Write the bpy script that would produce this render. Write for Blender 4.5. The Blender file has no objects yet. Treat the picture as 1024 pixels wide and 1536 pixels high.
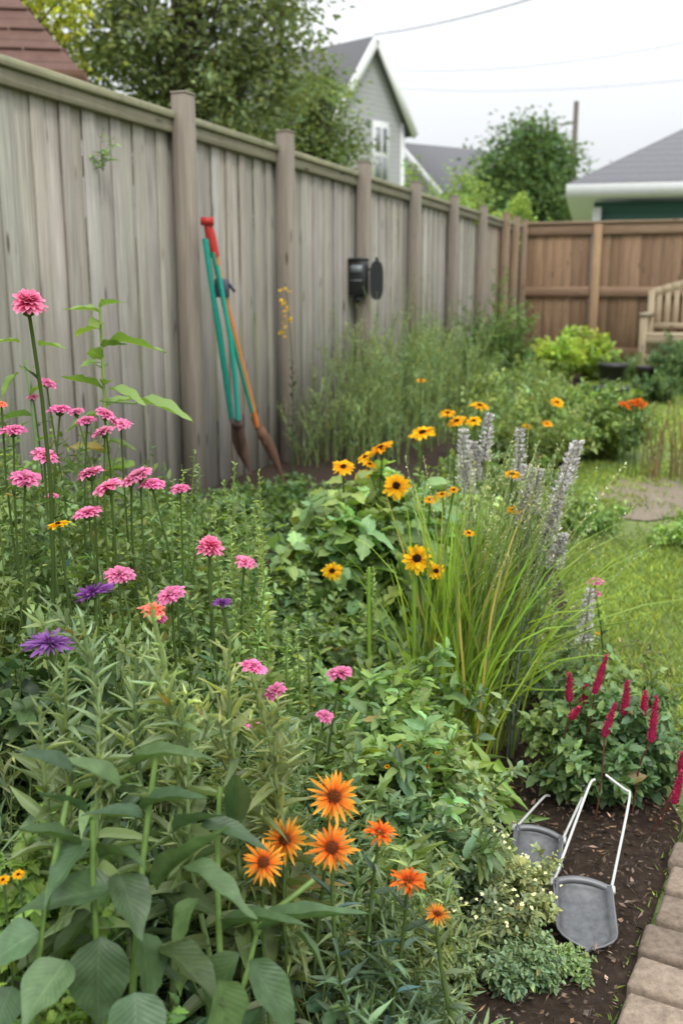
import bpy, math, numpy as np
R=np.random.default_rng(11)
H=1.2; TH=math.radians(12.9); F=1475.0
cT,sT=math.cos(TH),math.sin(TH)
def W(px,py,Y):
    u=(px-512)/F; v=(768-py)/F; k=cT+sT*v
    return np.array([u*Y/k,Y,H+Y*(-sT+cT*v)/k])
def A(*a): return np.array(a,float)
def nrm(v): return v/np.maximum(np.linalg.norm(v,axis=-1,keepdims=True),1e-9)
def U(a,b,n=None): return R.uniform(a,b,n)
# ---------------------------------------------------------------- builder
class B:
    def __init__(s): s.v=[];s.c=[];s.u=[];s.f=[];s.n=0
    def add(s,V,Fc,C,UV=None):
        V=np.asarray(V,float).reshape(-1,3); n=len(V)
        C=np.broadcast_to(np.asarray(C,float),(n,3))
        if UV is None: UV=np.tile(A(1.,.5,0.),(n,1))
        s.v.append(V);s.c.append(C);s.u.append(UV)
        s.f.append(np.asarray(Fc,int)+s.n); s.n+=n
    def make(s,name,mat,smooth=False,parent=None,bevel=0):
        me=bpy.data.meshes.new(name)
        V=np.concatenate(s.v);C=np.concatenate(s.c);UV=np.concatenate(s.u)
        me.vertices.add(len(V)); me.vertices.foreach_set('co',V.astype('f').ravel())
        lt=np.concatenate([np.full(len(f),f.shape[1]) for f in s.f])
        li=np.concatenate([f.ravel() for f in s.f])
        me.loops.add(len(li)); me.loops.foreach_set('vertex_index',li.astype('i'))
        me.polygons.add(len(lt))
        ls=np.concatenate([[0],np.cumsum(lt)[:-1]])
        me.polygons.foreach_set('loop_start',ls.astype('i'))
        me.polygons.foreach_set('loop_total',lt.astype('i'))
        if smooth: me.polygons.foreach_set('use_smooth',np.ones(len(lt),bool))
        a=me.attributes.new('Col','FLOAT_COLOR','POINT')
        a.data.foreach_set('color',np.concatenate([C,np.ones((len(C),1))],1).astype('f').ravel())
        a=me.attributes.new('uvl','FLOAT_VECTOR','POINT'); a.data.foreach_set('vector',UV.astype('f').ravel())
        me.update(calc_edges=True)
        me.materials.append(mat)
        o=bpy.data.objects.new(name,me); bpy.context.scene.collection.objects.link(o)
        if parent: o.parent=parent
        if bevel:
            m=o.modifiers.new('b','BEVEL'); m.width=bevel; m.segments=1; m.limit_method='ANGLE'
        return o
def empty(name):
    o=bpy.data.objects.new(name,None); bpy.context.scene.collection.objects.link(o); return o
BF=np.array([[0,1,3,2],[4,6,7,5],[0,4,5,1],[2,3,7,6],[0,2,6,4],[1,5,7,3]])
def box(b,c,size,col,ax=None):
    c=np.asarray(c,float); ax=np.eye(3) if ax is None else np.asarray(ax,float); h=np.asarray(size,float)/2
    q=np.array([[i,j,k] for i in(-1,1) for j in(-1,1) for k in(-1,1)],float)*h
    V=q@ax+c
    la=int(np.argmax(h)); o=[i for i in range(3) if i!=la]
    uv=np.stack([q[:,o[0]],q[:,o[1]],q[:,la]],1)+R.uniform(-20,20,3)
    b.add(V,BF,col,uv)
def bar(b,p,q,w,t,col,up=(0,0,1)):
    p=np.asarray(p,float);q=np.asarray(q,float);d=nrm(q-p);x=np.cross(d,A(*up))
    x=nrm(x); n=np.cross(x,d); box(b,(p+q)/2,(w,np.linalg.norm(q-p),t),col,[x,d,n])
def vtube(b,C,r,col,sides=5):
    C=np.asarray(C,float)
    if C.ndim==2: C=C[None]
    N,K,_=C.shape
    r=np.broadcast_to(np.asarray(r,float),(N,K)); col=np.asarray(col,float)
    if col.ndim==1: col=np.tile(col,(N,1))
    T=nrm(np.gradient(C,axis=1)); ref=np.where(np.abs(T[...,2:3])>.9,A(1.,.1,0.),A(0.,0.,1.))
    X=nrm(np.cross(T,ref)); Y=np.cross(T,X)
    a=np.arange(sides)*2*math.pi/sides
    V=C[:,:,None]+r[:,:,None,None]*(X[:,:,None]*np.cos(a)[:,None]+Y[:,:,None]*np.sin(a)[:,None])
    i=np.arange(N)[:,None,None]*K*sides; k=np.arange(K-1)[None,:,None]*sides; j=np.arange(sides)[None,None]; j2=(j+1)%sides
    Fc=np.stack(np.broadcast_arrays(i+k+j,i+k+j2,i+k+sides+j2,i+k+sides+j),-1).reshape(-1,4)
    b.add(V.reshape(-1,3),Fc,np.repeat(col,K*sides,0))
def ribbon(b,C,w,col0,col1):
    N,K,_=C.shape
    T=nrm(np.gradient(C,axis=1)); a=U(0,2*math.pi,N)
    X=np.stack([np.cos(a),np.sin(a),0*a],1)[:,None]; X=nrm(X-T*(X*T).sum(-1,keepdims=True))
    Wd=w*np.array([.8,1,1,1,.95,.85,.6,.08])
    V=np.stack([C-X*Wd[None,:,None]/2,C+X*Wd[None,:,None]/2],2)
    s=np.linspace(0,1,K)[None,:,None,None]
    col=(col0[:,None,None]*(1-s)+col1[:,None,None]*s)*np.ones((1,1,2,1))
    i=np.arange(N)[:,None]*K*2; k=np.arange(K-1)[None]*2
    Fc=np.stack([i+k,i+k+1,i+k+3,i+k+2],-1).reshape(-1,4)
    b.add(V.reshape(-1,3),Fc,col.reshape(-1,3))
class T_: pass
def leaf_t(n,wf,fold=.15,droop=.2,across=3,wave=0.,seed=0):
    t=np.linspace(0,1,n+1); xs=np.linspace(-1,1,across)
    V=[];UV=[];C=[]
    for i,tt in enumerate(t):
        w=max(wf(tt),.03)
        for x in xs:
            z=fold*abs(x)*w*.5-droop*tt*tt+wave*math.sin(tt*17+x*2+seed)*abs(x)*.5+wave*.4*math.sin(tt*6+seed)
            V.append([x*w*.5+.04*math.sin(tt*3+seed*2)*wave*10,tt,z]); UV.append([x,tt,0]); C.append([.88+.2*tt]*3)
    Fc=[[i*across+j,i*across+j+1,(i+1)*across+j+1,(i+1)*across+j] for i in range(n) for j in range(across-1)]
    T=T_(); T.v=np.array(V);T.f=np.array(Fc);T.c=np.array(C);T.u=np.array(UV); return T
def inst(b,T,P,D,L,Wd,C,roll=.4):
    P=np.asarray(P,float); N=len(P); D=nrm(D)
    L=np.broadcast_to(np.asarray(L,float),(N,)); Wd=np.broadcast_to(np.asarray(Wd,float),(N,))
    up=A(0.02,.01,1.); X=nrm(np.cross(D,up)); Nn=np.cross(X,D)
    a=R.normal(0,roll,N)[:,None]
    X,Nn=X*np.cos(a)+Nn*np.sin(a),Nn*np.cos(a)-X*np.sin(a)
    tv=T.v
    V=P[:,None]+X[:,None]*(tv[:,0]*Wd[:,None])[...,None]+D[:,None]*(tv[:,1]*L[:,None])[...,None]+Nn[:,None]*(tv[:,2]*L[:,None])[...,None]
    C=np.asarray(C,float); C=np.broadcast_to(C,(N,3))
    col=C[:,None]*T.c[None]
    Fc=(np.arange(N)[:,None,None]*len(tv)+T.f[None]).reshape(-1,T.f.shape[1])
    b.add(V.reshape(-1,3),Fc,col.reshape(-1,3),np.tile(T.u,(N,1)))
def inst_n(b,Ts,P,Nn,S,C=(1,1,1)):
    P=np.asarray(P,float);Nn=nrm(np.asarray(Nn,float)); r=A(*R.normal(0,1,3)); X=nrm(np.cross(Nn,r)); Y=np.cross(Nn,X)
    M=np.stack([X,Y,Nn])
    for (v,f,c) in Ts: b.add((v*S)@M+P,f,c*np.asarray(C))
def petal_grid(n,r0,L,w,cup,droop,c0,c1,z0,notch,rr,tw=.15,g_=1.):
    ws=np.array([.35,.8,1.,.9,.45]); V=[];Fc=[];C=[]
    for k in range(n):
        a=2*math.pi*(k+rr.uniform(-.25,.25))/n; l=L*rr.uniform(.8,1.1); dz=rr.uniform(-.10,.10)*L; tws=rr.normal(0,tw); sh=rr.uniform(.75,1.15); base=len(V)
        for i in range(5):
            t=i/4
            for x in(-1,0,1):
                r=r0+(l-r0)*t+(notch*l*(1 if x==0 else 0) if i==4 else 0)
                lat=x*w*.5*ws[i]
                z=z0+(cup*t-droop*t*t)*L+dz*t+abs(x)*w*.18-x*tws*w
                V.append([r*math.cos(a)-lat*math.sin(a),r*math.sin(a)+lat*math.cos(a),z])
                g=t**g_; C.append((c0*(1-g)+c1*g)*sh*(1 if x else .85))
        for i in range(4):
            for j in range(2):
                q=base+i*3+j; Fc.append([q,q+1,q+4,q+3])
    return np.array(V),np.array(Fc),np.array(C)
def dome(rc,hc,col,z0,rr,n=12,m=4,rough=.08):
    V=[];C=[]
    for i in range(m+1):
        p=i/m*math.pi/2
        for j in range(n):
            a=j*2*math.pi/n; k=1+rr.uniform(-rough,rough)
            V.append([rc*math.cos(p)*math.cos(a)*k,rc*math.cos(p)*math.sin(a)*k,z0+hc*math.sin(p)*k]); C.append(col*rr.uniform(.6,1.3))
    Fc=[[i*n+j,i*n+(j+1)%n,(i+1)*n+(j+1)%n,(i+1)*n+j] for i in range(m) for j in range(n)]
    return np.array(V),np.array(Fc),np.array(C)
def spikes(rc,hc,z0,n,l,w,col,rr):
    V=[];Fc=[];C=[]
    for k in range(n):
        f=(k+.5)/n; p=math.acos(1-f*.95); a=k*2.399
        d=A(math.sin(p)*math.cos(a),math.sin(p)*math.sin(a),math.cos(p)); P=A(d[0]*rc,d[1]*rc,z0+d[2]*hc)
        e=nrm(np.cross(d,A(.3,.2,1.)));g=np.cross(d,e);q=len(V);l2=l*rr.uniform(.6,1.3)
        V+=[P+e*w,P-e*w*.5+g*w,P-e*w*.5-g*w,P+d*l2]; Fc+=[[q,q+1,q+3],[q+1,q+2,q+3],[q+2,q,q+3]]; cc=col*rr.uniform(.6,1.4);C+=[cc*.6]*3+[cc*1.3]
    return np.array(V),np.array(Fc),np.array(C)
def calyx(col,r=.28,d=.35):
    V=[];C=[]
    for i,(rr_,z) in enumerate([(.07,-d*1.05),(r*.8,-d*.8),(r,-d*.35),(r*.8,-.02)]):
        for j in range(8):
            a=j*math.pi/4; V.append([rr_*math.cos(a),rr_*math.sin(a),z]);C.append(col*(.8+.3*(j%2)))
    Fc=[[i*8+j,i*8+(j+1)%8,(i+1)*8+(j+1)%8,(i+1)*8+j] for i in range(3) for j in range(8)]
    return np.array(V),np.array(Fc),np.array(C)
GREEN=A(.11,.19,.05)
def mk(kind,s):
    rr=np.random.default_rng(s)
    if kind=='pink':
        c0=A(.70,.13,.32);c1=A(.88,.31,.52)
        return [petal_grid(17,.1,1,.40,.12,.22,c0,c1,0,.06,rr),petal_grid(14,.1,.78,.34,.35,.25,c0,c1*1.03,.05,.06,rr),petal_grid(10,.05,.5,.25,.7,.3,c0*.9,c1,.08,.05,rr),spikes(.12,.15,.12,26,.14,.03,A(.8,.35,.38),rr),calyx(GREEN,.36,.5)]
    if kind=='pom':
        c0=A(.70,.08,.24);c1=A(.88,.32,.48)
        return [petal_grid(16,.1,1,.36,.0,.2,c0,c1,0,.03,rr)]+[petal_grid(14-i,.1,.95-.17*i,.32,.3+.25*i,.3,c0,c1,.08+.1*i,.03,rr) for i in range(4)]+[spikes(.2,.2,.4,20,.2,.04,c1,rr),calyx(GREEN,.4,.7)]
    if kind=='orange':
        c0=A(.70,.08,.02);c1=A(.95,.47,.07)
        return [petal_grid(19,.2,1,.14,.12,.16,c0,c1,0,.1,rr,.35,.55),petal_grid(15,.2,.82,.12,.3,.15,c0*.9,A(.92,.32,.04),.05,.1,rr,.35,.7),dome(.27,.16,A(.12,.035,.015),.02,rr),spikes(.26,.18,.03,54,.13,.022,A(.38,.10,.03),rr),calyx(GREEN,.25,.25)]
    if kind=='redor':
        c0=A(.60,.05,.01);c1=A(.92,.27,.04)
        return [petal_grid(16,.2,1,.2,.2,.2,c0,c1,0,.1,rr,.3,.8),petal_grid(14,.2,.75,.17,.5,.2,c0,c1,.05,.1,rr,.3),spikes(.22,.2,.03,50,.16,.03,A(.55,.09,.02),rr),calyx(GREEN,.25,.25)]
    if kind=='yel':
        c0=A(.85,.33,.01);c1=A(.95,.56,.03)
        return [petal_grid(14,.22,1,.34,.06,.15,c0,c1,0,.04,rr,.15,.5),petal_grid(12,.2,.9,.3,.16,.15,c0,c1*.97,.03,.04,rr),dome(.30,.22,A(.035,.016,.01),.03,rr),spikes(.29,.22,.03,40,.05,.025,A(.06,.03,.015),rr),calyx(GREEN,.3,.2)]
    if kind=='purple':
        c0=A(.16,.04,.22);c1=A(.33,.13,.42)
        return [petal_grid(22,.15,1,.13,.1,.1,c0,c1,0,.1,rr,.3),petal_grid(18,.15,.8,.12,.35,.15,c0,c1,.04,.1,rr,.3),petal_grid(12,.1,.5,.1,.6,.1,c0,c1*.9,.06,.1,rr,.3),spikes(.2,.15,.03,30,.2,.03,A(.12,.03,.16),rr),calyx(GREEN,.25,.3)]
    if kind=='coral':
        c0=A(.88,.12,.06);c1=A(.92,.33,.22)
        return [petal_grid(16,.1,1,.36,.1,.25,c0,c1,0,.05,rr),petal_grid(13,.1,.7,.3,.4,.3,c0,c1,.05,.05,rr),spikes(.15,.15,.1,26,.15,.03,A(.85,.4,.08),rr),calyx(GREEN,.3,.4)]
    if kind=='small':
        c0=A(.75,.7,.3);c1=A(.85,.85,.83)
        return [petal_grid(6,.05,1,.6,.1,.1,c0,c1,0,.0,rr)]
FL={k:[mk(k,s) for s in (1,2,3,4)] for k in('pink','pom','orange','redor','yel','purple','coral','small')}
def fl(k): return FL[k][R.integers(4)]
# plant helpers -------------------------------------------------------------
def curves(B0,T1,bend=.08,K=8,pw=1.4):
    B0=np.asarray(B0,float);T1=np.asarray(T1,float);N=len(B0)
    s=np.linspace(0,1,K)[None,:,None]; D=T1-B0
    C=B0[:,None]+np.concatenate([D[:,None,:2]*s**pw,D[:,None,2:]*s**.95],-1)
    L=np.linalg.norm(D,axis=1)[:,None,None]
    a=U(0,2*math.pi,N); o=np.stack([np.cos(a),np.sin(a),0*a],1)[:,None]
    C=C+o*L*bend*np.sin(math.pi*s)*U(0,1,(N,1,1))
    o2=np.stack([np.sin(a*3),np.cos(a*3),0*a],1)[:,None]
    return C+o2*L*bend*.3*np.sin(2*math.pi*s)
def sample(C,s):
    N,K,_=C.shape; x=np.clip(s,0,.9999)*(K-1); i=x.astype(int); f=(x-i)[...,None]
    r=np.arange(N)[:,None]
    return C[r,i]*(1-f)+C[r,i+1]*f, nrm(C[r,i+1]-C[r,i])
def jit(col,n,v=.22,hue=.12):
    k=np.exp(R.normal(0,v,(n,1))); h=R.normal(0,hue,(n,1))
    return np.asarray(col)*k*np.concatenate([1+h,1+.3*h,1-h],1).clip(.3,2)
def patch(P):
    """slow spatial tone/hue drift so neighbouring stems belong to plants of slightly different colour"""
    x,y=P[...,0],P[...,1]
    a=np.sin(x*13+2*np.sin(y*9))+np.sin(y*17+x*7+1)+.7*np.sin(x*31-y*23)
    b_=np.sin(x*11-y*14+2)+np.sin(x*19+y*8)
    return np.exp(.10*a)[...,None]*np.stack([1+.09*b_,1+.02*b_,1-.08*b_],-1)
def leaves_on(b,C,n,T,L,Wd,col,ang=(45,80),s0=.15,s1=1.,prof=lambda s:1-.45*s,v=.2,roll=.45,hue=.1):
    N=len(C); s=s0+(s1-s0)*(np.arange(n)[None]+U(.1,.9,(N,n)))/n
    P,T1=sample(C,s)
    a=np.arange(n)[None]*(2.399)+U(0,6.28,(N,1))+R.normal(0,.3,(N,n))
    ref=np.where(np.abs(T1[...,2:3])>.9,A(1.,0.,0.),A(0.,0.,1.)); X=nrm(np.cross(T1,ref));Y=np.cross(T1,X)
    Rd=X*np.cos(a)[...,None]+Y*np.sin(a)[...,None]
    g=np.radians(U(ang[0],ang[1],(N,n)))[...,None]
    D=T1*np.cos(g)+Rd*np.sin(g)
    l=prof(s)*U(.65,1.3,(N,n))*np.exp(R.normal(0,.12,(N,1)))
    st=np.exp(R.normal(0,.13,(N,1,1)))*patch(C[:,:1]); st=np.repeat(st,n,1).reshape(-1,3)
    P=P.reshape(-1,3);D=D.reshape(-1,3);l=l.ravel(); c=jit(col,len(P),v,hue)*st
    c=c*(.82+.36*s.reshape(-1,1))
    old=(U(0,1,len(P))<.012)&(s.ravel()<.7); c[old]=A(.26,.20,.07)*U(.6,1.1,(old.sum(),1))
    Ts=T if isinstance(T,list) else [T]; k=R.integers(len(Ts),size=len(P))
    for i,t in enumerate(Ts):
        m=k==i
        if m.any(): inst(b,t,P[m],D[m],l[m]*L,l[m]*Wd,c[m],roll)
def branch(C,n,L,s0=.3,s1=.95,ang=(30,60),K=6):
    N=len(C); s=U(s0,s1,(N,n)); P,T1=sample(C,s)
    a=U(0,6.28,(N,n)); X=np.stack([np.cos(a),np.sin(a),0*a],-1); g=np.radians(U(ang[0],ang[1],(N,n)))[...,None]
    D=nrm(T1*np.cos(g)+X*np.sin(g)); P=P.reshape(-1,3);D=D.reshape(-1,3); l=(L*U(.5,1.2,(N,n))*(1.15-.5*s)).reshape(-1,1)
    return curves(P,P+D*l,.12,K,1.)
def stems(b,C,r0,r1,col,sides=4):
    N,K,_=C.shape; vtube(b,C,np.linspace(r0,r1,K)[None]*U(.8,1.2,(N,1)),jit(col,N,.15,.08),sides)
ov=lambda t: math.sin(math.pi*t**.75)**.8 if 0<t<1 else 0
ovp=lambda t: math.sin(math.pi*t**.66)**.95*(1 if t<.7 else 1-.35*(t-.7)/.3) if 0<t<1 else 0
lan=lambda t: math.sin(math.pi*t**.62) if 0<t<1 else 0
def ser(t): return ov(t)*(1+.22*((t*7)%1-.5))
def lobe(t): return ov(t)*(.55+.5*abs(math.sin(3.3*math.pi*t+.5)))
OV=[leaf_t(4,ov,.25,d,3,.05,i) for i,d in enumerate((.05,.25,.45))]
OVH=[leaf_t(12,ovp,.25,d,5,.05,i) for i,d in enumerate((.1,.3,.5,.2))]
LAN=[leaf_t(4,lan,.2,d,3,.04,i) for i,d in enumerate((.0,.2,.45))]
LANH=[leaf_t(10,lan,.25,d,5,.03,i) for i,d in enumerate((.1,.3,.55))]
SER=[leaf_t(14,ser,.25,d,3,.05,i) for i,d in enumerate((.1,.35))]
LOB=[leaf_t(14,lobe,.3,d,3,.06,i) for i,d in enumerate((.1,.35))]
def dia(m,dz):
    T=T_(); T.v=np.array([[0,0,0],[.5,m,dz],[0,1,0],[-.5,m,dz]]); T.f=np.array([[0,1,2],[0,2,3]]); T.c=np.ones((4,3)); T.u=np.array([[0,0,0],[1,.4,0],[0,1,0],[-1,.4,0]],float); return T
TIN=[dia(.42,.06),dia(.38,.12)]
# ---------------------------------------------------------------- materials
def newmat(name):
    m=bpy.data.materials.new(name); m.use_nodes=True; nt=m.node_tree; nt.nodes.clear()
    return m,nt
def nd(nt,t,**k): return nt.nodes.new(t)
def mth(nt,op,a,b=None,c=None):
    n=nt.nodes.new('ShaderNodeMath'); n.operation=op
    for i,x in enumerate((a,b,c)):
        if x is None: continue
        if isinstance(x,(int,float)): n.inputs[i].default_value=x
        else: nt.links.new(x,n.inputs[i])
    return n.outputs[0]
def mixc(nt,f,a,b,mode='MIX'):
    n=nt.nodes.new('ShaderNodeMix'); n.data_type='RGBA'; n.blend_type=mode
    for i,x in ((0,f),(6,a),(7,b)):
        if isinstance(x,(int,float)): n.inputs[i].default_value=x
        elif isinstance(x,(tuple,list)): n.inputs[i].default_value=(*x,1)
        else: nt.links.new(x,n.inputs[i])
    return n.outputs[2]
def ramp(nt,x,stops):
    n=nt.nodes.new('ShaderNodeValToRGB'); e=n.color_ramp.elements
    while len(e)<len(stops): e.new(.5)
    for i,(p,c) in enumerate(stops): e[i].position=p; e[i].color=(*c,1)
    nt.links.new(x,n.inputs[0]); return n.outputs[0]
def noise(nt,vec,scale,detail=4,rough=.55):
    n=nt.nodes.new('ShaderNodeTexNoise'); n.inputs['Scale'].default_value=scale;n.inputs['Detail'].default_value=detail;n.inputs['Roughness'].default_value=rough
    if vec is not None: nt.links.new(vec,n.inputs['Vector'])
    return n.outputs[0]
def attr(nt,name,out='Color'):
    n=nt.nodes.new('ShaderNodeAttribute'); n.attribute_name=name; return n.outputs[out]
def mapping(nt,vec,sc,rot=(0,0,0)):
    n=nt.nodes.new('ShaderNodeMapping'); n.inputs['Scale'].default_value=sc; n.inputs['Rotation'].default_value=rot; nt.links.new(vec,n.inputs[0]); return n.outputs[0]
def finish(nt,col,rough=.6,h=None,bs=.3,bd=.01,spec=.4,metal=0,transl=0,tcol=None):
    p=nt.nodes.new('ShaderNodeBsdfPrincipled'); o=nt.nodes.new('ShaderNodeOutputMaterial')
    if isinstance(col,(tuple,list)): p.inputs['Base Color'].default_value=(*col,1)
    else: nt.links.new(col,p.inputs['Base Color'])
    if isinstance(rough,(int,float)): p.inputs['Roughness'].default_value=rough
    else: nt.links.new(rough,p.inputs['Roughness'])
    p.inputs['Specular IOR Level'].default_value=spec; p.inputs['Metallic'].default_value=metal
    out=p.outputs[0]
    if h is not None:
        bmp=nt.nodes.new('ShaderNodeBump'); bmp.inputs['Strength'].default_value=bs; bmp.inputs['Distance'].default_value=bd
        nt.links.new(h,bmp.inputs['Height']); nt.links.new(bmp.outputs[0],p.inputs['Normal'])
    if transl:
        t=nt.nodes.new('ShaderNodeBsdfTranslucent'); nt.links.new(tcol,t.inputs[0])
        m=nt.nodes.new('ShaderNodeMixShader'); m.inputs[0].default_value=transl
        nt.links.new(out,m.inputs[1]);nt.links.new(t.outputs[0],m.inputs[2]); out=m.outputs[0]
    nt.links.new(out,o.inputs[0])
def plantmat(name,transl=.3,rough=.55,tint=(1.3,1.35,.6),spec=.35,veins=0,gain=(1.5,1.38,1.55),simple=True,gloss=.03):
    m,nt=newmat(name); c=mixc(nt,1.,attr(nt,'Col'),gain,'MULTIPLY')
    h=None
    if veins:
        s=nd(nt,'ShaderNodeSeparateXYZ'); nt.links.new(attr(nt,'uvl','Vector'),s.inputs[0])
        au=mth(nt,'ABSOLUTE',s.outputs[0])
        mid=mth(nt,'LESS_THAN',au,.08); ve=mid
        if veins>1:
            mid=mth(nt,'LESS_THAN',au,.045)
            tc=nd(nt,'ShaderNodeTexCoord'); n=noise(nt,tc.outputs['Object'],60,4); k=mth(nt,'MULTIPLY_ADD',n,1.0,.5)
            kc=nt.nodes.new('ShaderNodeCombineColor')
            for i in range(3): nt.links.new(k,kc.inputs[i])
            c=mixc(nt,1.,c,kc.outputs[0],'MULTIPLY')
            w=mth(nt,'SINE',mth(nt,'MULTIPLY',mth(nt,'SUBTRACT',mth(nt,'MULTIPLY',s.outputs[1],6.),mth(nt,'MULTIPLY',mth(nt,'POWER',au,.8),1.9)),6.283))
            vn=mth(nt,'GREATER_THAN',w,.975)
            ve=mth(nt,'MAXIMUM',mid,mth(nt,'MULTIPLY',vn,.4)); h=mth(nt,'MULTIPLY_ADD',mth(nt,'POWER',mth(nt,'ABSOLUTE',w),4.),-.5,mth(nt,'MULTIPLY',mid,-1.))
        c=mixc(nt,mth(nt,'MULTIPLY',ve,.4),c,mixc(nt,1.,c,(1.8,1.6,1.6),'MULTIPLY'))
    tcol=mixc(nt,1.,c,tint,'MULTIPLY') if transl else None
    if not simple: finish(nt,c,rough,h,.25,.002,spec,0,transl,tcol); return m
    d_=nt.nodes.new('ShaderNodeBsdfDiffuse'); nt.links.new(c,d_.inputs[0]); t=nt.nodes.new('ShaderNodeBsdfTranslucent'); nt.links.new(tcol,t.inputs[0])
    mx=nt.nodes.new('ShaderNodeMixShader'); mx.inputs[0].default_value=transl; nt.links.new(d_.outputs[0],mx.inputs[1]); nt.links.new(t.outputs[0],mx.inputs[2]); out=mx.outputs[0]
    if gloss:
        g=nt.nodes.new('ShaderNodeBsdfGlossy'); g.inputs['Roughness'].default_value=rough
        m2=nt.nodes.new('ShaderNodeMixShader'); m2.inputs[0].default_value=gloss; nt.links.new(out,m2.inputs[1]); nt.links.new(g.outputs[0],m2.inputs[2]); out=m2.outputs[0]
    o=nt.nodes.new('ShaderNodeOutputMaterial'); nt.links.new(out,o.inputs[0]); return m
M_leaf=plantmat('leaf',.34,.48,veins=1,gain=(1.44,1.42,1.17),gloss=.04); M_hero=plantmat('broad_leaf',.26,.42,veins=2,gain=(1.02,1.10,.92),simple=False,spec=.42)
M_petal=plantmat('petal',.3,.6,(1.1,1.,1.),gain=(1.04,1.04,1.04),gloss=0); M_far=plantmat('far_leaf',.32,.7,(1.2,1.2,.7),gain=(1.46,1.43,1.2),gloss=0)
def woodmat(name,dirt=(.10,.11,.07),dstr=.35,bs=.5,amp=1.3,streak=0):
    m,nt=newmat(name); v=attr(nt,'uvl','Vector'); c=attr(nt,'Col')
    g=noise(nt,mapping(nt,v,(70,70,2.2)),1.,6,.65); g2=noise(nt,mapping(nt,v,(9,9,.9)),1.,4,.6); g3=noise(nt,mapping(nt,v,(220,220,5)),1.,3,.6)
    f=mth(nt,'MULTIPLY_ADD',g,amp,.95-amp*.5); f=mth(nt,'MULTIPLY',f,mth(nt,'MULTIPLY_ADD',g3,.8,.6))
    kc=nt.nodes.new('ShaderNodeCombineColor')
    for i in range(3): nt.links.new(f,kc.inputs[i])
    c=mixc(nt,1.,c,kc.outputs[0],'MULTIPLY')
    st=ramp(nt,g2,[(.45,(0,0,0)),(.7,(1,1,1))]); c=mixc(nt,mth(nt,'MULTIPLY',st,dstr),c,dirt)
    if streak:
        tc=nd(nt,'ShaderNodeTexCoord'); s=nd(nt,'ShaderNodeSeparateXYZ'); nt.links.new(tc.outputs['Object'],s.inputs[0])
        gs=noise(nt,mapping(nt,tc.outputs['Object'],(14,14,1.1)),1.,4,.65); big=noise(nt,tc.outputs['Object'],1.3,4,.6)
        lo=nt.nodes.new('ShaderNodeMapRange'); lo.inputs[1].default_value=.75; lo.inputs[2].default_value=0.; nt.links.new(s.outputs[2],lo.inputs[0])
        hi=nt.nodes.new('ShaderNodeMapRange'); hi.inputs[1].default_value=1.55; hi.inputs[2].default_value=2.05; nt.links.new(s.outputs[2],hi.inputs[0])
        e=mth(nt,'MULTIPLY',mth(nt,'ADD',mth(nt,'MULTIPLY',lo.outputs[0],.9),mth(nt,'MULTIPLY',hi.outputs[0],.5)),gs)
        c=mixc(nt,e,c,(.09,.088,.06)); c=mixc(nt,mth(nt,'MULTIPLY',ramp(nt,big,[(.42,(0,0,0)),(.66,(1,1,1))]),.32),c,(.24,.22,.19))
        sk=ramp(nt,gs,[(.56,(0,0,0)),(.72,(1,1,1))]); c=mixc(nt,mth(nt,'MULTIPLY',sk,.38),c,(.12,.105,.09))
    vo=nt.nodes.new('ShaderNodeTexVoronoi'); vo.inputs['Scale'].default_value=1.; nt.links.new(mapping(nt,v,(11,11,2.6)),vo.inputs['Vector'])
    kn=ramp(nt,vo.outputs['Distance'],[(.07,(1,1,1)),(.15,(0,0,0))]); c=mixc(nt,mth(nt,'MULTIPLY',kn,.8),c,(.055,.04,.03))
    finish(nt,c,.85,mth(nt,'ADD',g,g3),bs,.003,.2); return m
M_grey=woodmat('weathered_wood',(.15,.13,.11),.35,amp=1.2,streak=1); M_brown=woodmat('cedar_wood',(.12,.07,.04),.35); M_pale=woodmat('pale_wood',(.3,.25,.18),.3)
def plain(name,col,rough=.5,metal=0,nscale=30,amt=.3,bs=.15,spec=.4):
    m,nt=newmat(name); tc=nd(nt,'ShaderNodeTexCoord'); n=noise(nt,tc.outputs['Object'],nscale,5,.6)
    c=mixc(nt,n,tuple(x*(1-amt) for x in col),tuple(min(1,x*(1+amt)) for x in col))
    finish(nt,c,rough,n,bs,.003,spec,metal); return m
def colmat(name,rough=.5,metal=0,nscale=60,amt=.35,bs=.35):
    m,nt=newmat(name); tc=nd(nt,'ShaderNodeTexCoord'); n=noise(nt,tc.outputs['Object'],nscale,6,.7)
    k=mth(nt,'MULTIPLY_ADD',n,2*amt,1-amt); kc=nt.nodes.new('ShaderNodeCombineColor')
    for i in range(3): nt.links.new(k,kc.inputs[i])
    finish(nt,mixc(nt,1.,attr(nt,'Col'),kc.outputs[0],'MULTIPLY'),rough,n,bs,.004,.4,metal); return m
M_paint=colmat('painted'); M_bits=colmat('bits',.9,0,90,.4); M_brick=colmat('weathered_brick',.95,0,60,.9,.8)
M_metal=plain('galvanised_steel',(.115,.118,.124),.5,.35,70,.65); M_rim=plain('steel_rim',(.17,.173,.18),.45,.5,45,.4); M_wire=plain('white_enamel_wire',(.58,.58,.56),.35,.1,40,.2)
M_white=plain('white_trim',(.70,.71,.71),.6,0,8,.08); M_black=plain('black_plastic',(.02,.022,.024),.4,0,40,.3)
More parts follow.
